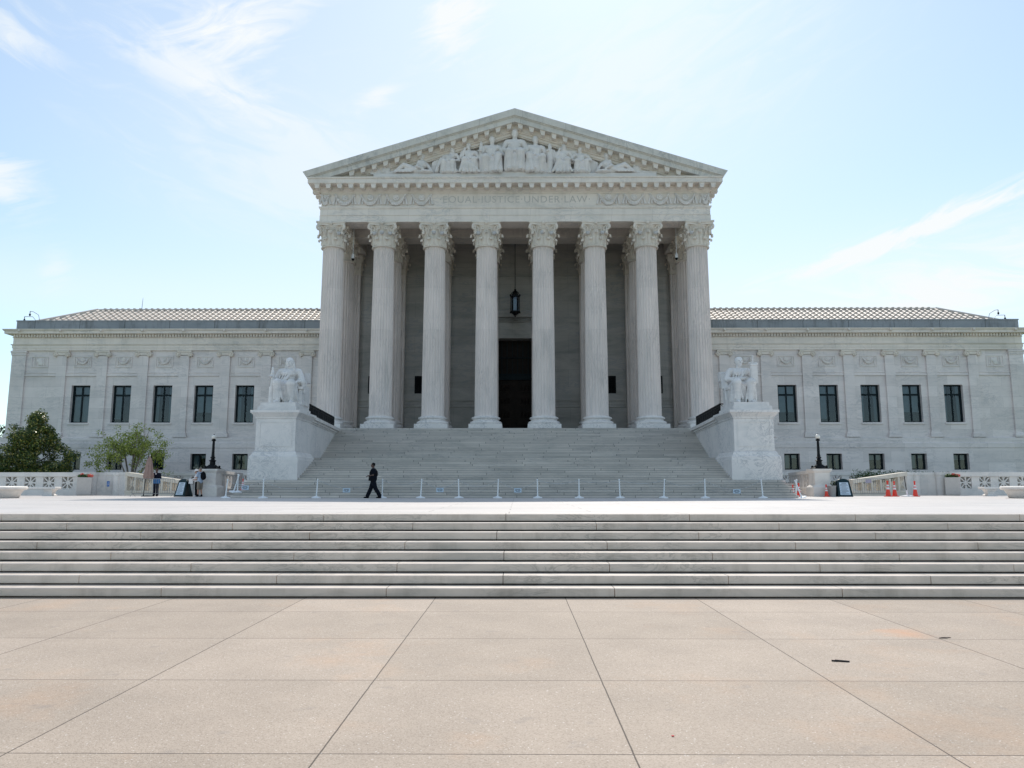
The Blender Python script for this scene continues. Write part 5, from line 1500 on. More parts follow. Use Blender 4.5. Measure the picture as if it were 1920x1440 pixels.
# crape myrtle
tr_ = empty('multi_stem_tree', (-30.0, 58.5, 0.1), 0, 'light green airy multi-stemmed tree behind the solid wall, right of the glossy evergreen', 'tree')
b = MB(); cen = []
for i in range(11):
    a = rnd.uniform(0, 6.28); tilt = rnd.uniform(0.15, 0.75)
    dx_, dy_ = math.cos(a) * tilt, math.sin(a) * tilt * 0.7
    p0 = (dx_ * 0.2, dy_ * 0.2, 0); h = rnd.uniform(4.2, 5.6) * (1 - 0.25 * tilt)
    p1_ = (dx_ * 1.1, dy_ * 1.1, h * 0.4); p2_ = (dx_ * 2.6, dy_ * 2.6, h * 0.75); p3 = (dx_ * 4.0, dy_ * 4.0, h * 1.02)
    b.tube([p0, p1_, p2_, p3], [0.07, 0.055, 0.035, 0.012], 6)
    for j in range(5):
        t0 = rnd.uniform(0.35, 1.0)
        base = Vector(p1_).lerp(Vector(p2_), min(1, t0 * 1.2)) if t0 < 0.8 else Vector(p2_)
        e = base + Vector((dx_ * 1.4 + rnd.uniform(-1.0, 1.0), dy_ * 1.4 + rnd.uniform(-0.8, 0.8), rnd.uniform(0.1, 1.2)))
        b.tube([base, base.lerp(e, 0.5) + Vector((0, 0, 0.1)), e], [0.028, 0.018, 0.006], 4)
        for q in (0.45, 0.8, 1.05):
            c = base.lerp(e, q)
            cen.append((tuple(c), (rnd.uniform(0.28, 0.5), 0.4, rnd.uniform(0.22, 0.36))))
    cen.append((p3, (0.4, 0.4, 0.35)))
for k in range(20): cen.append(((rnd.uniform(-3.3, -1.0), rnd.uniform(-1, 1), 1.3 + 1.8 * rnd.random()), (0.42, 0.36, 0.3)))
for k in range(34): cen.append(((rnd.uniform(-3.2, 3.4), rnd.uniform(-1.2, 1.2), 0), (0.34, 0.34, 0.28)))
cen = [((c[0], c[1], c[2] if c[2] > 0.4 else 1.5 + rnd.random() * 3.4 * (1 - abs(c[0]) / 5)), r_) for c, r_ in cen]
b.build('trunk', M['barkpale'], tr_, 40)
for k in range(60):
    a = rnd.uniform(0.0, PI); e_ = rnd.uniform(0.55, 1.0); cen.append(((3.2 * math.cos(a) * e_, rnd.uniform(-1.3, 1.0), 2.4 + 2.9 * math.sin(a) * e_), (0.42, 0.4, 0.3)))
cen = [((max(-3.4, min(3.2, c[0])), c[1], min(5.35, c[2])), r_) for c, r_ in cen]
leaves(cen, 7000, 0.145, rnd, up=0.3, aspect=0.6).build('crown', M['myrtle'], tr_)
# far dark tree
tr_ = empty('far_tree', (-81.5, 112, -1.3), 0, 'dark green tree far behind the left corner of the building', 'tree')
b = MB(); b.tube([(0, 0, 0), (0, 0, 8)], [0.5, 0.2], 8); b.build('trunk', M['bark'], tr_)
cen = [((rnd.uniform(-5, 5), rnd.uniform(-4, 4), rnd.uniform(3, 11.5)), (1.8, 1.8, 1.4)) for _ in range(38)]
leaves(cen, 9000, 0.55, rnd).build('crown', M['darkleaf'], tr_)
# low hedge on the right bank
cen = []
for i in range(46):
    u = i / 45
    cen.append(((25.6 + 8.2 * u + rnd.uniform(-0.1, 0.1), 56.2 + rnd.uniform(-0.4, 0.4), 1.32 + 0.1 * rnd.random() - 0.2 * u), (0.5, 0.55, 0.6 - 0.1 * u)))
h_ = empty('hedge', (27, 56, 0), 0, 'low green hedge on the bank behind the right ramp wall', 'hedge')
hb = leaves([((c[0] - 27, c[1] - 56, c[2]), r_) for c, r_ in cen], 6500, 0.12, rnd); hb.build('foliage', M['hedge'], h_)
b = MB()
for i in range(12): b.tube([(0.4 + 0.9 * i, 0.2, 0), (0.45 + 0.9 * i, 0.15, 1.0)], [0.04, 0.02], 5)
b.build('stem', M['bark'], h_)
# small dark shrub near the right plinth
sh_ = empty('shrub', (20.6, 48.8, 0), 0, 'small dark shrub between the right lamp plinth and the sandwich board', 'shrub')
leaves([((0, 0, 0.55), (0.35, 0.35, 0.45)), ((0.2, 0, 0.8), (0.2, 0.2, 0.25))], 700, 0.12, rnd).build('foliage', M['darkleaf'], sh_)
b = MB(); b.tube([(0, 0, 0), (0, 0, 0.6)], [0.03, 0.02], 5); b.build('stem', M['bark'], sh_)
# flowers
for s_, X in ((-1, -29.95), (1, 30.2)):
    fe = empty('flowers', (X, 52.3, 1.2), 0, 'salmon flowers with dark leaves growing from the %s planter' % ('left' if s_ < 0 else 'right'), 'flowers', 'flowers in the planters')
    leaves([((-0.2, -0.1, 0.14), (0.3, 0.3, 0.16)), ((0.15, -0.1, 0.14), (0.3, 0.3, 0.16)), ((-0.1, -0.35, 0.05), (0.25, 0.14, 0.1))], 420, 0.13, rnd).build('leaves', M['hedge'], fe)
    leaves([((0.36, -0.1, 0.16), (0.2, 0.2, 0.13)), ((-0.05 + 0.1 * s_, -0.2, 0.27), (0.1, 0.15, 0.07))], 130, 0.12, rnd, aspect=0.9).build('petals', M['petal'], fe)

# ================================================================ lantern and hanging cameras
ln = empty('lantern', (0.0, 62.6, 0), 0, 'large black iron lantern hanging on a long rod before the doorway', 'lantern')
b = MB(); b.tube([(0, 0, 17.4), (0, 0, 22.3)], 0.03, 6); b.build('rod', M['iron'], ln)
b = MB()
b.lathe([(0.05, 17.5), (0.12, 17.42), (0.05, 17.34), (0.16, 17.26), (0.1, 17.2), (0.08, 17.1), (0.2, 17.0), (0.34, 16.92)], 12)
for k in range(6):
    a = k * PI / 3; c_, s2 = math.cos(a), math.sin(a)
    b.tube([(0.36 * c_, 0.36 * s2, 15.5), (0.36 * c_, 0.36 * s2, 16.8)], 0.035, 5)
    b.tube([(0.38 * c_, 0.38 * s2, 16.85), (0.3 * c_, 0.3 * s2, 17.15), (0.12 * c_, 0.12 * s2, 17.3)], 0.03, 5)
    b.ell((0.41 * c_, 0.41 * s2, 16.95), (0.06, 0.06, 0.1), 6, 5); b.ell((0.41 * c_, 0.41 * s2, 15.42), (0.06, 0.06, 0.08), 6, 5)
b.lathe([(0.33, 16.74), (0.42, 16.78), (0.42, 16.9), (0.3, 16.94)], 6); b.lathe([(0.1, 15.16), (0.2, 15.3), (0.38, 15.38), (0.42, 15.44), (0.42, 15.54), (0.3, 15.56)], 6); b.lathe([(0.02, 15.02), (0.06, 15.08), (0.03, 15.14), (0.1, 15.18)], 8)
b.build('frame', M['iron'], ln, 40)
b = MB(); b.lathe([(0.3, 15.57), (0.3, 16.74)], 6, cap=False); b.build('glass', M['glass'], ln)
b = MB(); b.lathe([(0.03, 15.6), (0.03, 16.2)], 8); b.build('candle_tube', M['globe'], ln)
for X, side in ((-13.12, 'left'), (13.05, 'right')):
    c = empty('hanging_camera', (X, 58.4, 0), 0, 'security camera hanging on a thin rod inside the %s end of the colonnade' % side, 'camera', 'cameras hanging in the colonnade')
    b = MB(); b.tube([(0, 0, 19.3), (0, 0, 22.3)], 0.028, 6); b.lathe([(0.04, 19.35), (0.11, 19.22), (0.13, 19.0), (0.13, 18.92)], 14); b.build('housing', M['white'], c, 40)
    b = MB(); b.ell((0, 0, 18.9), (0.125, 0.125, 0.16), 14, 8); b.build('dome', M['iron'], c, 60)
def roofcam(loc, s_, kind, label):
    c = empty('roof_camera', loc, 0, label, 'camera', 'cameras at the roof corners')
    b = MB()
    if kind == 0: b.tube([(s_ * -0.35, 0, 0), (s_ * -0.2, 0, 0.55), (s_ * 0.3, 0, 0.85), (s_ * 0.6, 0, 0.9)], 0.022, 6); e = (s_ * 0.6, 0, 0.9)
    else: b.tube([(s_ * -1.1, 0, 0), (s_ * -0.75, 0, 0.4), (s_ * 0.0, 0, 0.42)], 0.022, 6); e = (0, 0, 0.42)
    b.tube([e, (e[0], 0, e[2] - 0.2)], 0.035, 6); b.build('bracket', M['steel'], c, 40)
    b = MB(); b.ell((e[0], 0, e[2] - 0.33), (0.085, 0.085, 0.13), 12, 8); b.build('dome', M['iron'], c, 60)
roofcam((-43.95, 66.7, 15.7), -1, 0, 'taller dome camera on a bent arm at the left roof corner')
roofcam((-44.95, 66.6, 15.66), -1, 1, 'lower dome camera on a flat arm at the left roof corner')
roofcam((43.35, 66.7, 15.7), 1, 0, 'taller dome camera on a bent arm at the right roof corner')
roofcam((44.45, 66.6, 15.66), 1, 1, 'lower dome camera on a flat arm at the right roof corner')
b = MB(); b.tube([(0, 0, 0), (0.05, 0, 1.15)], [0.03, 0.015], 5); b.lathe([(0.08, -0.02), (0.08, 0.05)], 8)
o = b.build('roof_antenna', M['steel']); o.location = (-36.5, 71.0, 17.8); tag(o, 'thin antenna rod standing on the left roof ridge', 'antenna')

# ================================================================ stanchions, chains, signs
def pxX(px, Y): return 0.17 + (px - 969) * Y / 1404.0
stp = empty('stanchion', (0, 0, 0))
b = MB(); b.lathe([(0.036, 0.08), (0.032, 0.92), (0.042, 0.93), (0.042, 0.97), (0.02, 0.99)], 12); b.build('post', M['white'], stp, 40)
b = MB(); b.lathe([(0.24, 0.0), (0.24, 0.03), (0.2, 0.06), (0.08, 0.09), (0.05, 0.12)], 20); b.build('base', M['white'], stp, 40)
posx = [425, 495, 594.5, 717.5, 789, 860.5, 932.5, 1007, 1084, 1160, 1241, 1318, 1425]
words = ['leftmost white stanchion, left of the wide bottom step', 'white stanchion before the left pedestal, between cone and pedestal corner', 'white stanchion left of the walking officer, at the pedestal edge',
 'white stanchion just right of the walking officer', 'white stanchion second to the right of the officer, slightly tilted', 'white stanchion below the third column from the left', 'white stanchion below the left side of the doorway',
 'white stanchion below the right side of the doorway', 'white stanchion third from the doorway towards the right', 'white stanchion fourth right of the doorway', 'tilted white stanchion fifth right of the doorway', 'white stanchion sixth right of the doorway', 'white stanchion in front of the right pedestal']
tilts = [4, 0, 3, 0, 3, -2, 2, -1, 0, -2, 4, 0, -4]
P_ = []
for i, px in enumerate(posx):
    o = stp if i == 0 else copy_tree(stp)
    X = pxX(px, 39.0); o.location = (X, 39.0, 0); o.rotation_euler = (0, R(tilts[i]), 0)
    tag(o, words[i], 'stanchion', 'white stanchions along the bottom step')
    P_.append(Vector((X + 0.93 * math.sin(R(tilts[i])), 39.0, 0.93)))
chain_words = ['left of the pedestal corner', 'before the left pedestal', 'behind the walking officer', 'right of the officer', 'left of the chain sign near the third column', 'left of the doorway', 'directly below the doorway', 'first right of the doorway', 'second right of the doorway', 'third right of the doorway', 'fourth right of the doorway', 'before the right pedestal']
signs = {0: 0.5, 2: 0.45, 4: 0.5, 6: 0.5, 11: 0.56}
sign_words = {0: 'small white notice hanging on the chain beside the left orange cone', 2: 'small white notice hanging on the chain left of the walking officer', 4: 'small white notice on the chain below the third column', 6: 'small white notice on the chain below the doorway', 11: 'small white notice on the chain near the right pedestal'}
for i in range(12):
    a, c = P_[i], P_[i + 1]
    sag = [0.28, 0.45, 0.42, 0.22, 0.40, 0.34, 0.42, 0.18, 0.16, 0.18, 0.30, 0.48][i]
    b = MB(); pts_ = []
    for k in range(21):
        u = k / 20; p_ = a.lerp(c, u); pts_.append(p_ - Vector((0, 0, sag * (1 - (2 * u - 1) ** 2))))
    b.tube(pts_, 0.008, 5)
    for k in range(1, 20, 1): b.ell(tuple(pts_[k]), (0.016, 0.009, 0.012), 6, 4)
    o = b.build('barrier_chain', M['chain']); tag(o, 'white plastic chain hanging between stanchions %s' % chain_words[i], 'chain', 'chains between the stanchions')
    if i in signs:
        u = signs[i]; p_ = a.lerp(c, u) - Vector((0, 0, sag * (1 - (2 * u - 1) ** 2)))
        b = MB(); b.box(-0.19, 0.19, -0.01, 0.01, -0.22, -0.005); so = b.build('chain_sign', M['paper'], None); so.location = p_ + Vector((0, -0.02, 0))
        tx = MB()
        for (x0, x1, z) in ((-0.13, 0.12, -0.06), (-0.15, -0.02, -0.11), (0.02, 0.14, -0.11), (-0.1, 0.1, -0.16)): tx.box(x0, x1, -0.013, -0.0105, z - 0.012, z + 0.012)
        tx.build('print', M['ink'], so); tag(so, sign_words[i], 'sign', 'notices on the chain')
# two more leaning posts on each side
for X, Y, z, t_, lab in ((-14.98, 40.15, 0.275, -16, 'white post leaning right against another at the left end of the wide steps'), (-14.78, 40.2, 0.275, 0, 'white post upright behind the left orange cone on the steps'),
                          (14.95, 39.3, 0.0, -20, 'white post leaning left at the right end of the wide steps'), (15.1, 40.6, 0.0, 6, 'white post leaning behind another at the right end of the wide steps')):
    o = copy_tree(stp); o.location = (X, Y, z); o.rotation_euler = (0, R(-t_) if X < 0 else R(t_), 0); tag(o, lab, 'stanchion', 'leaning stanchions at the step ends')
# cones
def cone_obj():
    r_ = empty('traffic_cone')
    b = MB(); b.rl(-0.19, 0.19, -0.19, 0.19, [(0, 0), (0, 0.03), (-0.02, 0.045)]); b.build('base', M['orange'], r_)
    b = MB(); b.lathe([(0.15, 0.045), (0.10, 0.40), (0.037, 0.86), (0.03, 0.88)], 20); b.build('body', M['orange'], r_, 40)
    for z0, z1 in ((0.44, 0.56), (0.62, 0.72)):
        ra = 0.10 - 0.063 * (z0 - 0.40) / 0.46; rb2 = 0.10 - 0.063 * (z1 - 0.40) / 0.46
        b = MB(); b.lathe([(ra + 0.004, z0), (rb2 + 0.004, z1)], 20, cap=False); b.build('collar', M['silver'], r_, 40)
    b = MB(); b.lathe([(0.05, 0.86), (0.07, 0.89), (0.05, 0.95), (0.03, 0.97)], 14); b.build('handle', M['orange'], r_, 40)
    return r_
c0 = cone_obj()
cones = [(-14.62, 40.5, 0.413, 0.62, 'orange cone on the steps by the leaning post, left of the pedestal'),
         (15.12, 41.0, 0.0, 0.72, 'orange cone half hidden behind the right end of the steps'), (15.55, 41.3, 0.0, 0.82, 'orange cone beside the leaning post right of the steps'),
         (18.68, 45.3, 0.0, 0.76, 'lone orange cone in front of the right lamp plinth'), (22.8, 46.2, 0, 1, 'orange cone at the left of the pair by the barricade end'),
         (23.25, 46.3, 0, 0.97, 'orange cone at the right of the pair by the barricade end'), (24.5, 46.3, 0, 0.98, 'orange cone alone between the dark pole and the right planter')]
for i, (x, y_, z_, sc_, lab) in enumerate(cones):
    o = c0 if i == 0 else copy_tree(c0)
    o.location = (x, y_, z_); o.scale = (sc_, sc_, sc_); tag(o, lab, 'traffic cone', 'orange traffic cones')
# bin, pole
b = MB(); b.lathe([(0.22, 0), (0.26, 0.6), (0.28, 0.64), (0.28, 0.66), (0.25, 0.66), (0.2, 0.05)], 20); o = b.build('waste_bin', M['binpl'], None, 40); o.location = (19.08, 45.5, 0); tag(o, 'grey tapered waste bin between the cone and the right sandwich board', 'bin')
po = empty('sign_pole', (24.1, 46.5, 0), 0, 'thin dark pole in a heavy pale base among the right cones', 'pole')
b = MB(); b.tube([(0, 0, 0.1), (-0.1, 0, 1.25)], 0.025, 8); b.build('rod', M['iron'], po)
b = MB(); b.lathe([(0.38, 0), (0.38, 0.05), (0.06, 0.1), (0.05, 0.4)], 20); b.build('base', M['silver'], po, 40)
# barricades
def barricade(loc, rz, lab, w_=2.5):
    r_ = empty('crowd_barrier', loc, rz, lab, 'barrier', 'steel crowd barriers')
    b = MB(); h0, h1 = 0.18, 1.08
    q = [(-w_ / 2, 0, h0), (-w_ / 2, 0, h1 - 0.12), (-w_ / 2 + 0.04, 0, h1 - 0.03), (-w_ / 2 + 0.12, 0, h1), (w_ / 2 - 0.12, 0, h1), (w_ / 2 - 0.04, 0, h1 - 0.03), (w_ / 2, 0, h1 - 0.12), (w_ / 2, 0, h0), (-w_ / 2, 0, h0)]
    b.tube(q, 0.019, 6); b.build('frame', M['steel'], r_, 40)
    b = MB()
    n = 18
    for i in range(1, n): b.tube([(-w_ / 2 + w_ * i / n, 0, h0), (-w_ / 2 + w_ * i / n, 0, h1)], 0.008, 5)
    b.build('bars', M['steel'], r_)
    for s2_ in (-1, 1):
        b = MB(); X = s2_ * (w_ / 2 - 0.06); b.tube([(X, -0.3, 0.02), (X, -0.25, 0.05), (X, 0, 0.18), (X, 0.25, 0.05), (X, 0.3, 0.02)], 0.018, 6); b.build('foot', M['steel'], r_, 40)
    return r_
barricade((-22.3, 46.4, 0), 0, 'steel crowd barrier in front of the closed umbrella at left', 2.62)
br = barricade((21.85, 46.6, 0), 0, 'steel crowd barrier between the sandwich board and cones at right', 2.5)
b = MB(); b.box(-0.32, 0.05, -0.03, -0.02, 0.82, 1.04); o = b.build('barrier_notice', plain('grey_notice', (0.32, 0.3, 0.38), 0.6)); o.location = (21.95, 46.58, 0); tag(o, 'small grey notice fixed to the right crowd barrier', 'sign')
# sandwich boards
def aboard(loc, rz, lab):
    r_ = empty('sandwich_board', loc, rz, lab, 'sign board', 'sandwich boards'); r_.scale = (1.14, 1.0, 1.03)
    for s2_ in (-1, 1):
        mt = Matrix.Rotation(R(15) * s2_, 4, 'X')
        mt = Matrix.Translation((0, s2_ * 0.30, 0)) @ Matrix.Rotation(R(14.5) * s2_, 4, 'X')
        b = MB()
        P = [(-0.40, 0.0), (0.40, 0.0), (0.33, 0.9)] + [(0.33 * math.cos(t_ * PI / 8), 0.9 + 0.17 * math.sin(t_ * PI / 8)) for t_ in range(1, 8)] + [(-0.33, 0.9)]
        b.prism(P, -0.025, 0.025, 'y', mt); b.build('panel', M['board'], r_)
        if s2_ < 0:
            f_ = MB(); f_.prism([(-0.28, 0.1), (0.28, 0.1), (0.24, 0.85), (-0.24, 0.85)], -0.034, -0.026, 'y', mt); f_.build('poster', M['paper'], r_)
            tx = MB()
            for j, (a, c) in enumerate([(-0.12, 0.14), (-0.2, 0.16), (-0.17, 0.2), (-0.15, 0.1), (-0.18, 0.2), (-0.2, 0.12), (-0.19, 0.19), (-0.2, 0.2), (-0.2, 0.05), (-0.21, 0.19)]):
                z = 0.79 - 0.07 * j; th = 0.018 if j else 0.026
                tx.box(a, c, -0.037, -0.0345, z - th / 2, z + th / 2, mt)
                if j > 1 and j % 2 == 0: tx.box(a - 0.04, a - 0.015, -0.037, -0.0345, z - 0.014, z + 0.014, mt)
            tx.build('print', M['ink'], r_)
    return r_
aboard((-20.2, 45.9, 0), R(-28), 'dark sandwich board with pale poster beside the visitors at left')
aboard((19.8, 45.6, 0), R(4), 'dark sandwich board with pale poster beside the grey bin at right')
# umbrella
um = empty('closed_umbrella', (-22.9, 46.9, 0), 0, 'closed dusty pink sun umbrella on a pole behind the left barrier', 'umbrella')
b = MB(); b.tube([(-0.12, 0, 0.03), (0.02, 0, 2.5)], 0.028, 8); b.build('pole', M['iron'], um)
b = MB()
n = 32; prf = [(0.33, 1.12), (0.36, 1.16), (0.30, 1.5), (0.24, 1.9), (0.17, 2.25), (0.03, 2.5)]
vs = []; fs = []
for i, (r0, z0) in enumerate(prf):
    for k in range(n):
        a = 2 * PI * k / n; rr_ = 0.86 * r0 * (1 + 0.16 * math.cos(8 * a)); vs.append((rr_ * math.cos(a) + 0.0, rr_ * 0.8 * math.sin(a), z0 + (0.05 * math.cos(8 * a) if i < 2 else 0)))
for i in range(len(prf) - 1):
    for k in range(n): a = i * n + k; c = i * n + (k + 1) % n; fs.append((a, c, c + n, a + n))
fs.append(tuple(reversed(range(n)))); fs.append(tuple(range((len(prf) - 1) * n, len(prf) * n)))
b.add(vs, fs); b.build('canopy', M['umb'], um, 60)
b = MB(); b.ell((0.02, 0, 2.54), (0.03, 0.03, 0.06), 8, 6); b.build('finial', M['silver'], um)
b = MB(); b.lathe([(0.35, 0), (0.35, 0.03), (0.06, 0.06)], 20); b.build('base', M['iron'], um); b_ = um.children[-1]; b_.location = (-0.12, 0, 0)
# wall signs
b = MB(); b.box(-0.09, 0.09, -0.015, 0.0, 0, 0.38); o = b.build('access_sign', M['bluesign']); o.location = (pxX(204.5, 53), 53.0 - 0.05, 0.62)
tx = MB(); tx.ell((0, -0.018, 0.29), (0.018, 0.006, 0.018), 8, 5); tx.tube([(0, -0.018, 0.26), (0, -0.018, 0.17), (0.05, -0.018, 0.17), (0.06, -0.018, 0.1)], 0.01, 5); tx.tube([(0.02 * math.cos(a) * 2.2 - 0.01, -0.018, 0.14 + 0.05 * math.sin(a)) for a in [1.9 + 0.45 * k for k in range(9)]], 0.008, 5)
tx.build('wheelchair_symbol', M['white'], o); tag(o, 'small blue accessibility sign on the solid wall at left', 'sign')
ps = empty('post_sign', (pxX(363.5, 47.5), 47.5, 0), 0, 'small dark sign on a thin post behind the left sandwich board', 'sign')
b = MB(); b.tube([(0, 0, 0), (0, 0, 1.0)], 0.03, 6); b.build('post', M['steel'], ps)
b = MB(); b.box(-0.13, 0.13, -0.03, -0.005, 0.9, 1.2); b.build('plate', M['iron'], ps)
b = MB(); b.ell((0, -0.032, 1.1), (0.05, 0.004, 0.05)); b.box(-0.05, 0.05, -0.034, -0.031, 0.96, 1.01); b.build('symbol', M['white'], ps)

# ================================================================ people
def hand_prims(b, w_, d, side, curl=0.4, up=Vector((0, 0, 1))):
    w_ = Vector(w_); d = Vector(d).normalized(); sd_ = d.cross(up).normalized() if abs(d.dot(up)) < 0.95 else d.cross(Vector((0, 1, 0))).normalized()
    nrm = sd_.cross(d).normalized()
    b.cap(w_, w_ + d * 0.07, 0.026, 0.034, 10)
    for q in range(4):
        o_ = sd_ * (0.02 * (q - 1.5)); L_ = (0.07, 0.078, 0.072, 0.056)[q]
        a = w_ + d * 0.085 + o_; m_ = a + d * L_ * 0.5 - nrm * curl * 0.02; e = m_ + (d * (1 - curl) - nrm * curl).normalized() * L_ * 0.5
        b.cap(a - d * 0.02, m_, 0.0095, 0.009, 8); b.cap(m_, e, 0.009, 0.008, 8)
    t0 = w_ + d * 0.025 + sd_ * side * 0.025; b.cap(t0, t0 + d * 0.03 + sd_ * side * 0.03, 0.012, 0.010, 8); b.cap(t0 + d * 0.03 + sd_ * side * 0.03, t0 + d * 0.065 + sd_ * side * 0.032, 0.010, 0.008, 8)
def person(name_label, loc, rz, J, mats, h=1.78, clothes=None, hair='short'):
    """J: joints in metres for a 1.78 m body facing -Y"""
    root = empty('person', loc, rz, name_label, 'person'); s = h / 1.78
    root.scale = (s, s, s)
    b = MB(); V_ = lambda k: Vector(J[k])
    pel, che, nek, hed = V_('pelvis'), V_('chest'), V_('neck'), V_('head')
    ft_ = J.get('fat', 0.012)
    def torso(mb, g_):
        g_ = g_ + (ft_ if g_ else 0)
        mb.ell(pel, (0.155 + g_, 0.115 + g_, 0.12 + g_)); mb.cap(pel, che, 0.125 + g_, 0.14 + g_); mb.ell(che, (0.17 + g_, 0.12 + g_, 0.15 + g_))
        mb.cap(V_('sl') * 0.9 + che * 0.1 + Vector((0, 0, -0.01)), V_('sr') * 0.9 + che * 0.1 + Vector((0, 0, -0.01)), 0.065 + g_, 0.065 + g_)
    torso(b, 0)
    b.cap(nek - Vector((0, 0, 0.06)), hed - Vector((0, 0, 0.05)), 0.058, 0.055)
    rt_ = Matrix.Rotation(J.get('turn', 0), 3, 'Z') @ Matrix.Rotation(J.get('nod', 0), 3, 'X')
    def hp(x, y, z): return hed + rt_ @ Vector((x, y, z))
    b.ell(hed, (0.076, 0.095, 0.115), 18, 14, rt_)
    b.ell(hp(0, -0.05, -0.07), (0.05, 0.05, 0.05), 12, 8)
    b.ell(hp(0, -0.10, -0.01), (0.014, 0.022, 0.026), 8, 6, rt_); b.ell(hp(0, -0.088, -0.052), (0.026, 0.012, 0.010), 8, 6, rt_)
    for q in (-1, 1):
        b.ell(hp(q * 0.032, -0.085, 0.018), (0.016, 0.010, 0.010), 8, 6); b.ell(hp(q * 0.078, 0.005, -0.005), (0.012, 0.024, 0.034), 8, 6, rt_)
    for q, k in ((-1, 'l'), (1, 'r')):
        b.cap(V_('h' + k), V_('k' + k), 0.082, 0.058); b.cap(V_('k' + k), V_('a' + k), 0.056, 0.038)
        b.cap(V_('s' + k), V_('e' + k), 0.048, 0.038); b.cap(V_('e' + k), V_('w' + k), 0.037, 0.025)
        hand_prims(b, V_('w' + k), V_('w' + k) - V_('e' + k) if 'd' + k not in J else V_('d' + k), -q)
    b.remesh('body', mats['skin'], root, 0.011, 1)
    def legs(mb, g_, frac, gk=None):
        mb.ell(pel, (0.165 + g_, 0.125 + g_, 0.12 + g_))
        for k in 'lr':
            mb.cap(V_('h' + k), V_('k' + k), 0.088 + g_, 0.064 + g_)
            e = V_('k' + k).lerp(V_('a' + k), frac)
            if frac > 0: mb.cap(V_('k' + k), e, 0.062 + g_, 0.056 + g_)
    t_ = MB()
    if J.get('shorts'):
        t_.ell(pel, (0.175, 0.135, 0.12))
        for k in 'lr': t_.cap(V_('h' + k), V_('k' + k), 0.10, 0.095)
    else: legs(t_, 0.012 + ft_, 0.95)
    t_.remesh('shorts' if J.get('shorts') else 'trousers', mats['leg'], root, 0.02, 1, disp=folds(0.006, 14))
    t_ = MB(); torso(t_, 0.022)
    for q, k in ((-1, 'l'), (1, 'r')):
        t_.cap(V_('s' + k), V_('s' + k).lerp(V_('e' + k), 1.0 if J.get('long') else 0.75), 0.066, 0.056)
        if J.get('long'): t_.cap(V_('e' + k), V_('e' + k).lerp(V_('w' + k), 0.9), 0.054, 0.045)
    if J.get('coat'): t_.cap(pel + Vector((0, 0, 0.05)), pel - Vector((0, 0, 0.10)), 0.17, 0.18)
    t_.remesh('jacket' if J.get('coat') else 'shirt', mats['top'], root, 0.02, 1, disp=folds(0.006, 12))
    for k in 'lr':
        t_ = MB(); a = V_('a' + k); fd = Vector(J.get('f' + k, (0, -1, 0)))
        t_.cap(Vector((a.x, a.y, 0.05)) - fd * 0.04, Vector((a.x, a.y, 0.04)) + fd * 0.16, 0.05, 0.038); t_.cap(Vector((a.x, a.y, 0.05)), a + Vector((0, 0, 0.02)), 0.052, 0.05)
        t_.remesh('shoe', mats['shoe'], root, 0.018, 1)
    if hair:
        t_ = MB(); t_.ell(hp(0, 0.018, 0.03), (0.085, 0.096, 0.10), 16, 12, rt_)
        if hair == 'bun': t_.ell(hp(0, 0.06, -0.04), (0.07, 0.06, 0.08))
        t_.remesh('hair', mats['hair'], root, 0.014, 1)
    return root
base = dict(pelvis=(0, 0, 0.95), chest=(0, 0, 1.30), neck=(0, 0, 1.48), head=(0, -0.01, 1.66), sl=(-0.19, 0, 1.42), sr=(0.19, 0, 1.42), hl=(-0.09, 0, 0.92), hr=(0.09, 0, 0.92),
            kl=(-0.10, -0.01, 0.50), kr=(0.10, -0.01, 0.50), al=(-0.10, 0.01, 0.10), ar=(0.10, 0.01, 0.10), el=(-0.24, 0.02, 1.14), er=(0.24, 0.02, 1.14), wl=(-0.23, -0.08, 0.90), wr=(0.23, -0.08, 0.90))
# officer walking towards the viewer's left (faces -X): built facing -Y, rotated -90 deg
J = dict(base); J.update(pelvis=(0, 0.0, 0.94), chest=(0, 0.01, 1.30), head=(0, -0.03, 1.665), hl=(-0.09, 0, 0.92), hr=(0.09, 0, 0.92), kl=(-0.09, -0.13, 0.50), al=(-0.08, -0.30, 0.11), kr=(0.09, 0.14, 0.49), ar=(0.08, 0.36, 0.13),
         el=(-0.25, 0.04, 1.16), wl=(-0.16, -0.22, 1.14), er=(0.25, 0.04, 1.16), wr=(0.12, -0.22, 1.12), turn=0.0, fat=0.032)
off = person('police officer in dark uniform walking left past the chain at the stair foot', (-7.2, 38.5, 0), R(-90), J, dict(skin=M['darkskin'], leg=M['navy'], top=M['navy'], shoe=M['blackcl'], hair=M['hairblack']), 1.80)
v_ = MB(); v_.ell((0, 0.0, 1.24), (0.215, 0.215, 0.25)); v_.box(-0.1, 0.1, 0.13, 0.2, 1.1, 1.36); v_.box(-0.13, 0.0, -0.24, -0.14, 0.98, 1.16)
v_.remesh('vest', M['blackcl'], off, 0.02, 1)
v_ = MB(); v_.cap((-0.17, 0, 0.98), (0.17, 0, 0.98), 0.03, 0.03); v_.box(-0.22, -0.15, -0.02, 0.10, 0.78, 1.0); v_.box(-0.17, 0.17, -0.15, 0.14, 0.95, 1.01); v_.box(0.15, 0.22, -0.05, 0.06, 0.8, 1.0); v_.box(-0.12, -0.02, -0.25, -0.15, 0.88, 0.98)
v_.build('duty_belt', M['blackcl'], off)
v_ = MB(); v_.lathe([(0.042, 0), (0.042, 0.012)], 14, Matrix.Translation((-0.247, 0.012, 1.34)) @ Matrix.Rotation(R(-90), 4, 'Y')); v_.build('shoulder_patch', M['white'], off)
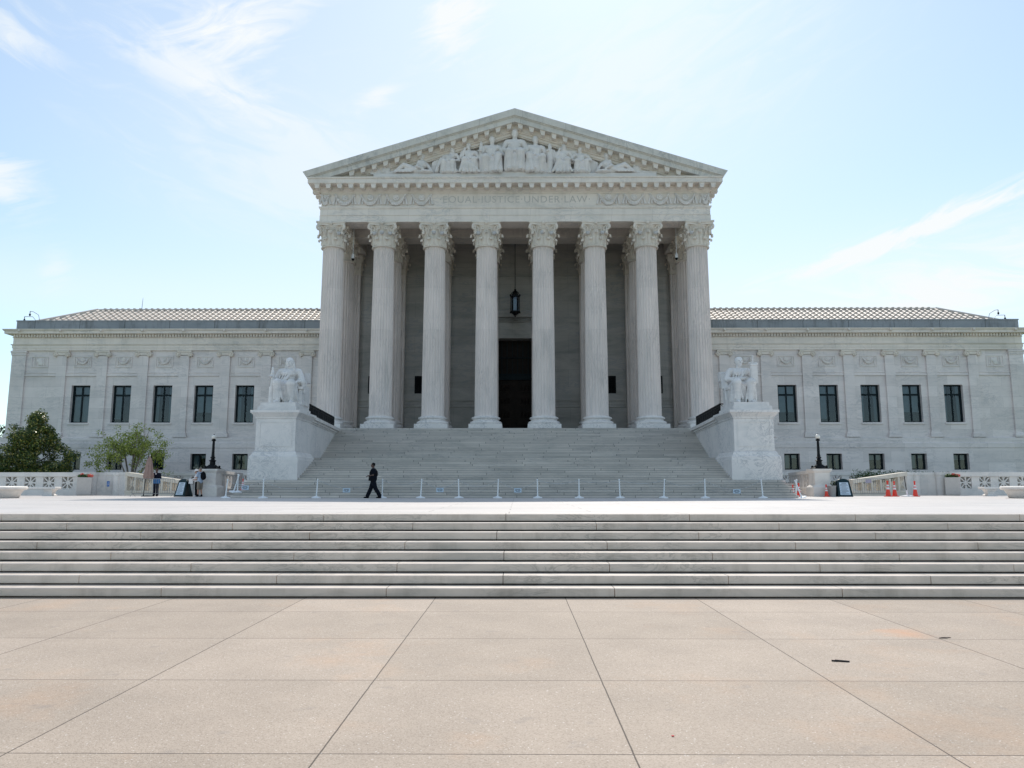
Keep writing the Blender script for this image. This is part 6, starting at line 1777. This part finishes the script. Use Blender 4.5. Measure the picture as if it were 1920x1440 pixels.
v_ = MB(); v_.lathe([(0.028, 0), (0.028, 0.014)], 12, Matrix.Translation((-0.253, 0.012, 1.34)) @ Matrix.Rotation(R(-90), 4, 'Y')); v_.build('patch_emblem', M['gold'], off)
# man in suit behind the umbrella
J = dict(base); J.update(sl=(-0.2, 0, 1.42), el=(-0.45, -0.02, 1.32), wl=(-0.70, -0.06, 1.42), er=(0.26, 0.02, 1.14), wr=(0.14, -0.24, 1.02), long=1, coat=1)
sm = person('man in dark suit standing behind the closed umbrella, one arm held out', (-22.58, 47.3, 0), R(4), J, dict(skin=M['darkskin'], leg=M['suit'], top=M['suit'], shoe=M['blackcl'], hair=M['hairblack']), 1.76)
v_ = MB(); v_.prism([(-0.05, 1.46), (0.05, 1.46), (0.0, 1.2)], -0.15, -0.13); v_.build('shirt_front', M['whitecl'], sm)
b = MB(); b.box(-0.22, 0.22, -0.02, 0.02, 0.0, 0.32); o = b.build('blue_folder', M['blue']); o.location = (-22.42, 47.0, 0.80); tag(o, 'blue folder held at the waist by the man in the suit', 'folder')
b = MB(); b.prism([(-0.05, 0), (0.05, 0.02), (0.02, 0.2), (-0.04, 0.18)], -0.004, 0.004); o = b.build('paper_slip', M['white']); o.location = (-23.33, 47.2, 1.45); tag(o, 'white slip of paper in the suited man\'s outstretched hand', 'paper')
# visitors
J = dict(base); J.update(head=(0, -0.05, 1.64), nod=0.5, wl=(-0.08, -0.25, 1.12), wr=(0.10, -0.25, 1.10), el=(-0.24, -0.02, 1.14), er=(0.24, -0.02, 1.14), turn=0.0)
wv = person('woman in white hat and pale top with dark trousers looking down beside the backpack wearer', (-19.36, 45.75, 0), R(-65), J, dict(skin=M['skin'], leg=M['blackcl'], top=M['whitecl'], shoe=M['whitecl'], hair=M['hairgrey']), 1.62)
v_ = MB(); mt = Matrix.Translation((0, -0.06, 1.70)) @ Matrix.Rotation(0.35, 4, 'X'); v_.lathe([(0.17, 0.0), (0.17, 0.012), (0.105, 0.03), (0.10, 0.09), (0.06, 0.13)], 20, mt); v_.build('hat', M['whitecl'], wv, 50)
J = dict(base); J.update(shorts=1, head=(0, -0.04, 1.65), nod=0.35, wl=(-0.10, -0.27, 1.18), wr=(0.12, -0.26, 1.16), el=(-0.24, -0.03, 1.16), er=(0.24, -0.03, 1.16), kl=(-0.1, -0.02, 0.5), al=(-0.13, 0.02, 0.10), ar=(0.13, 0.02, 0.1))
mv_ = person('grey-haired man in pale blue shirt and khaki shorts wearing a black backpack', (-18.98, 45.35, 0), R(-120), J, dict(skin=M['skin'], leg=M['khaki'], top=M['tee'], shoe=M['blackcl'], hair=M['hairgrey']), 1.76)
b = MB(); b.ell((0, 0, 0), (0.17, 0.13, 0.26), 14, 10); b.ell((0, 0.1, -0.08), (0.13, 0.08, 0.15), 12, 8); b.cap((-0.1, -0.1, 0.16), (-0.12, -0.3, 0.1), 0.025, 0.02); b.cap((0.1, -0.1, 0.16), (0.12, -0.3, 0.1), 0.025, 0.02); b.ell((0, 0, 0.24), (0.06, 0.04, 0.03))
o = b.remesh('backpack', M['blackcl'], None, 0.02, 1); 
dv = Vector((math.sin(R(-120)) * -0.0, 0, 0))
rzb = R(-120); o.rotation_euler.z = rzb; o.location = Vector((-18.98, 45.35, 1.25)) + Vector((-math.sin(rzb) * 0.25, math.cos(rzb) * 0.25, 0)); tag(o, 'black backpack on the back of the grey-haired visitor', 'backpack')
b = MB(); b.prism([(-0.13, 0), (0.13, 0), (0.1, 0.3), (-0.1, 0.3)], -0.05, 0.05); b.tube([(-0.06, 0, 0.3), (0, 0, 0.48), (0.06, 0, 0.3)], 0.008, 5); o = b.build('carrier_bag', M['whitecl']); o.location = (-19.62, 45.55, 0.78); tag(o, 'white bag held in front of the woman in the hat', 'bag')

# ================================================================ litter on the pavement
def ground_pt(px, py):
    a = math.atan((py - 720) / 1400.0) - R(7.93); Y = 1.76 / math.tan(a); dep = Y * math.cos(R(7.93)) + (-1.76) * math.sin(R(7.93)) * -1 * -1
    dep = Y * math.cos(R(7.93)) - 1.76 * math.sin(R(7.93))
    return 0.17 + (px - 960) / 1400.0 * dep - Y * math.sin(R(0.4)), Y
b = MB(); b.add([(-0.075, -0.012, 0.0), (0.06, -0.018, 0), (0.075, 0.01, 0), (-0.06, 0.016, 0), (-0.075, -0.012, 0.012), (0.06, -0.018, 0.008), (0.075, 0.01, 0.01), (-0.06, 0.016, 0.014)], [(0, 1, 2, 3), (4, 5, 6, 7), (0, 1, 5, 4), (1, 2, 6, 5), (2, 3, 7, 6), (3, 0, 4, 7)])
b.box(-0.10, -0.05, -0.02, 0.0, 0.002, 0.012)
o = b.build('dark_scrap', M['blackcl']); x_, y_ = 3.49, 7.98; o.location = (x_, y_, -1.238); o.rotation_euler.z = -0.25; tag(o, 'thin black scrap lying on the pavement at right', 'litter')
b = MB(); b.ell((0, 0, 0.006), (0.045, 0.02, 0.006), 10, 6); b.ell((0.06, 0.012, 0.005), (0.03, 0.008, 0.005), 8, 5); b.ell((-0.05, -0.01, 0.004), (0.02, 0.012, 0.004), 8, 5)
o = b.build('leaf_debris', M['bark']); o.location = (5.22, 9.2, -1.238); tag(o, 'brown leaf debris caught in a pavement joint near the rust stain', 'litter')
b = MB(); b.ell((0, 0, 0.004), (0.012, 0.009, 0.004), 8, 5); o = b.build('red_petal', plain('red_petal', (0.6, 0.02, 0.02), 0.6)); o.location = (1.28, 5.64, -1.238); tag(o, 'tiny red petal on the pavement near the bottom', 'petal')
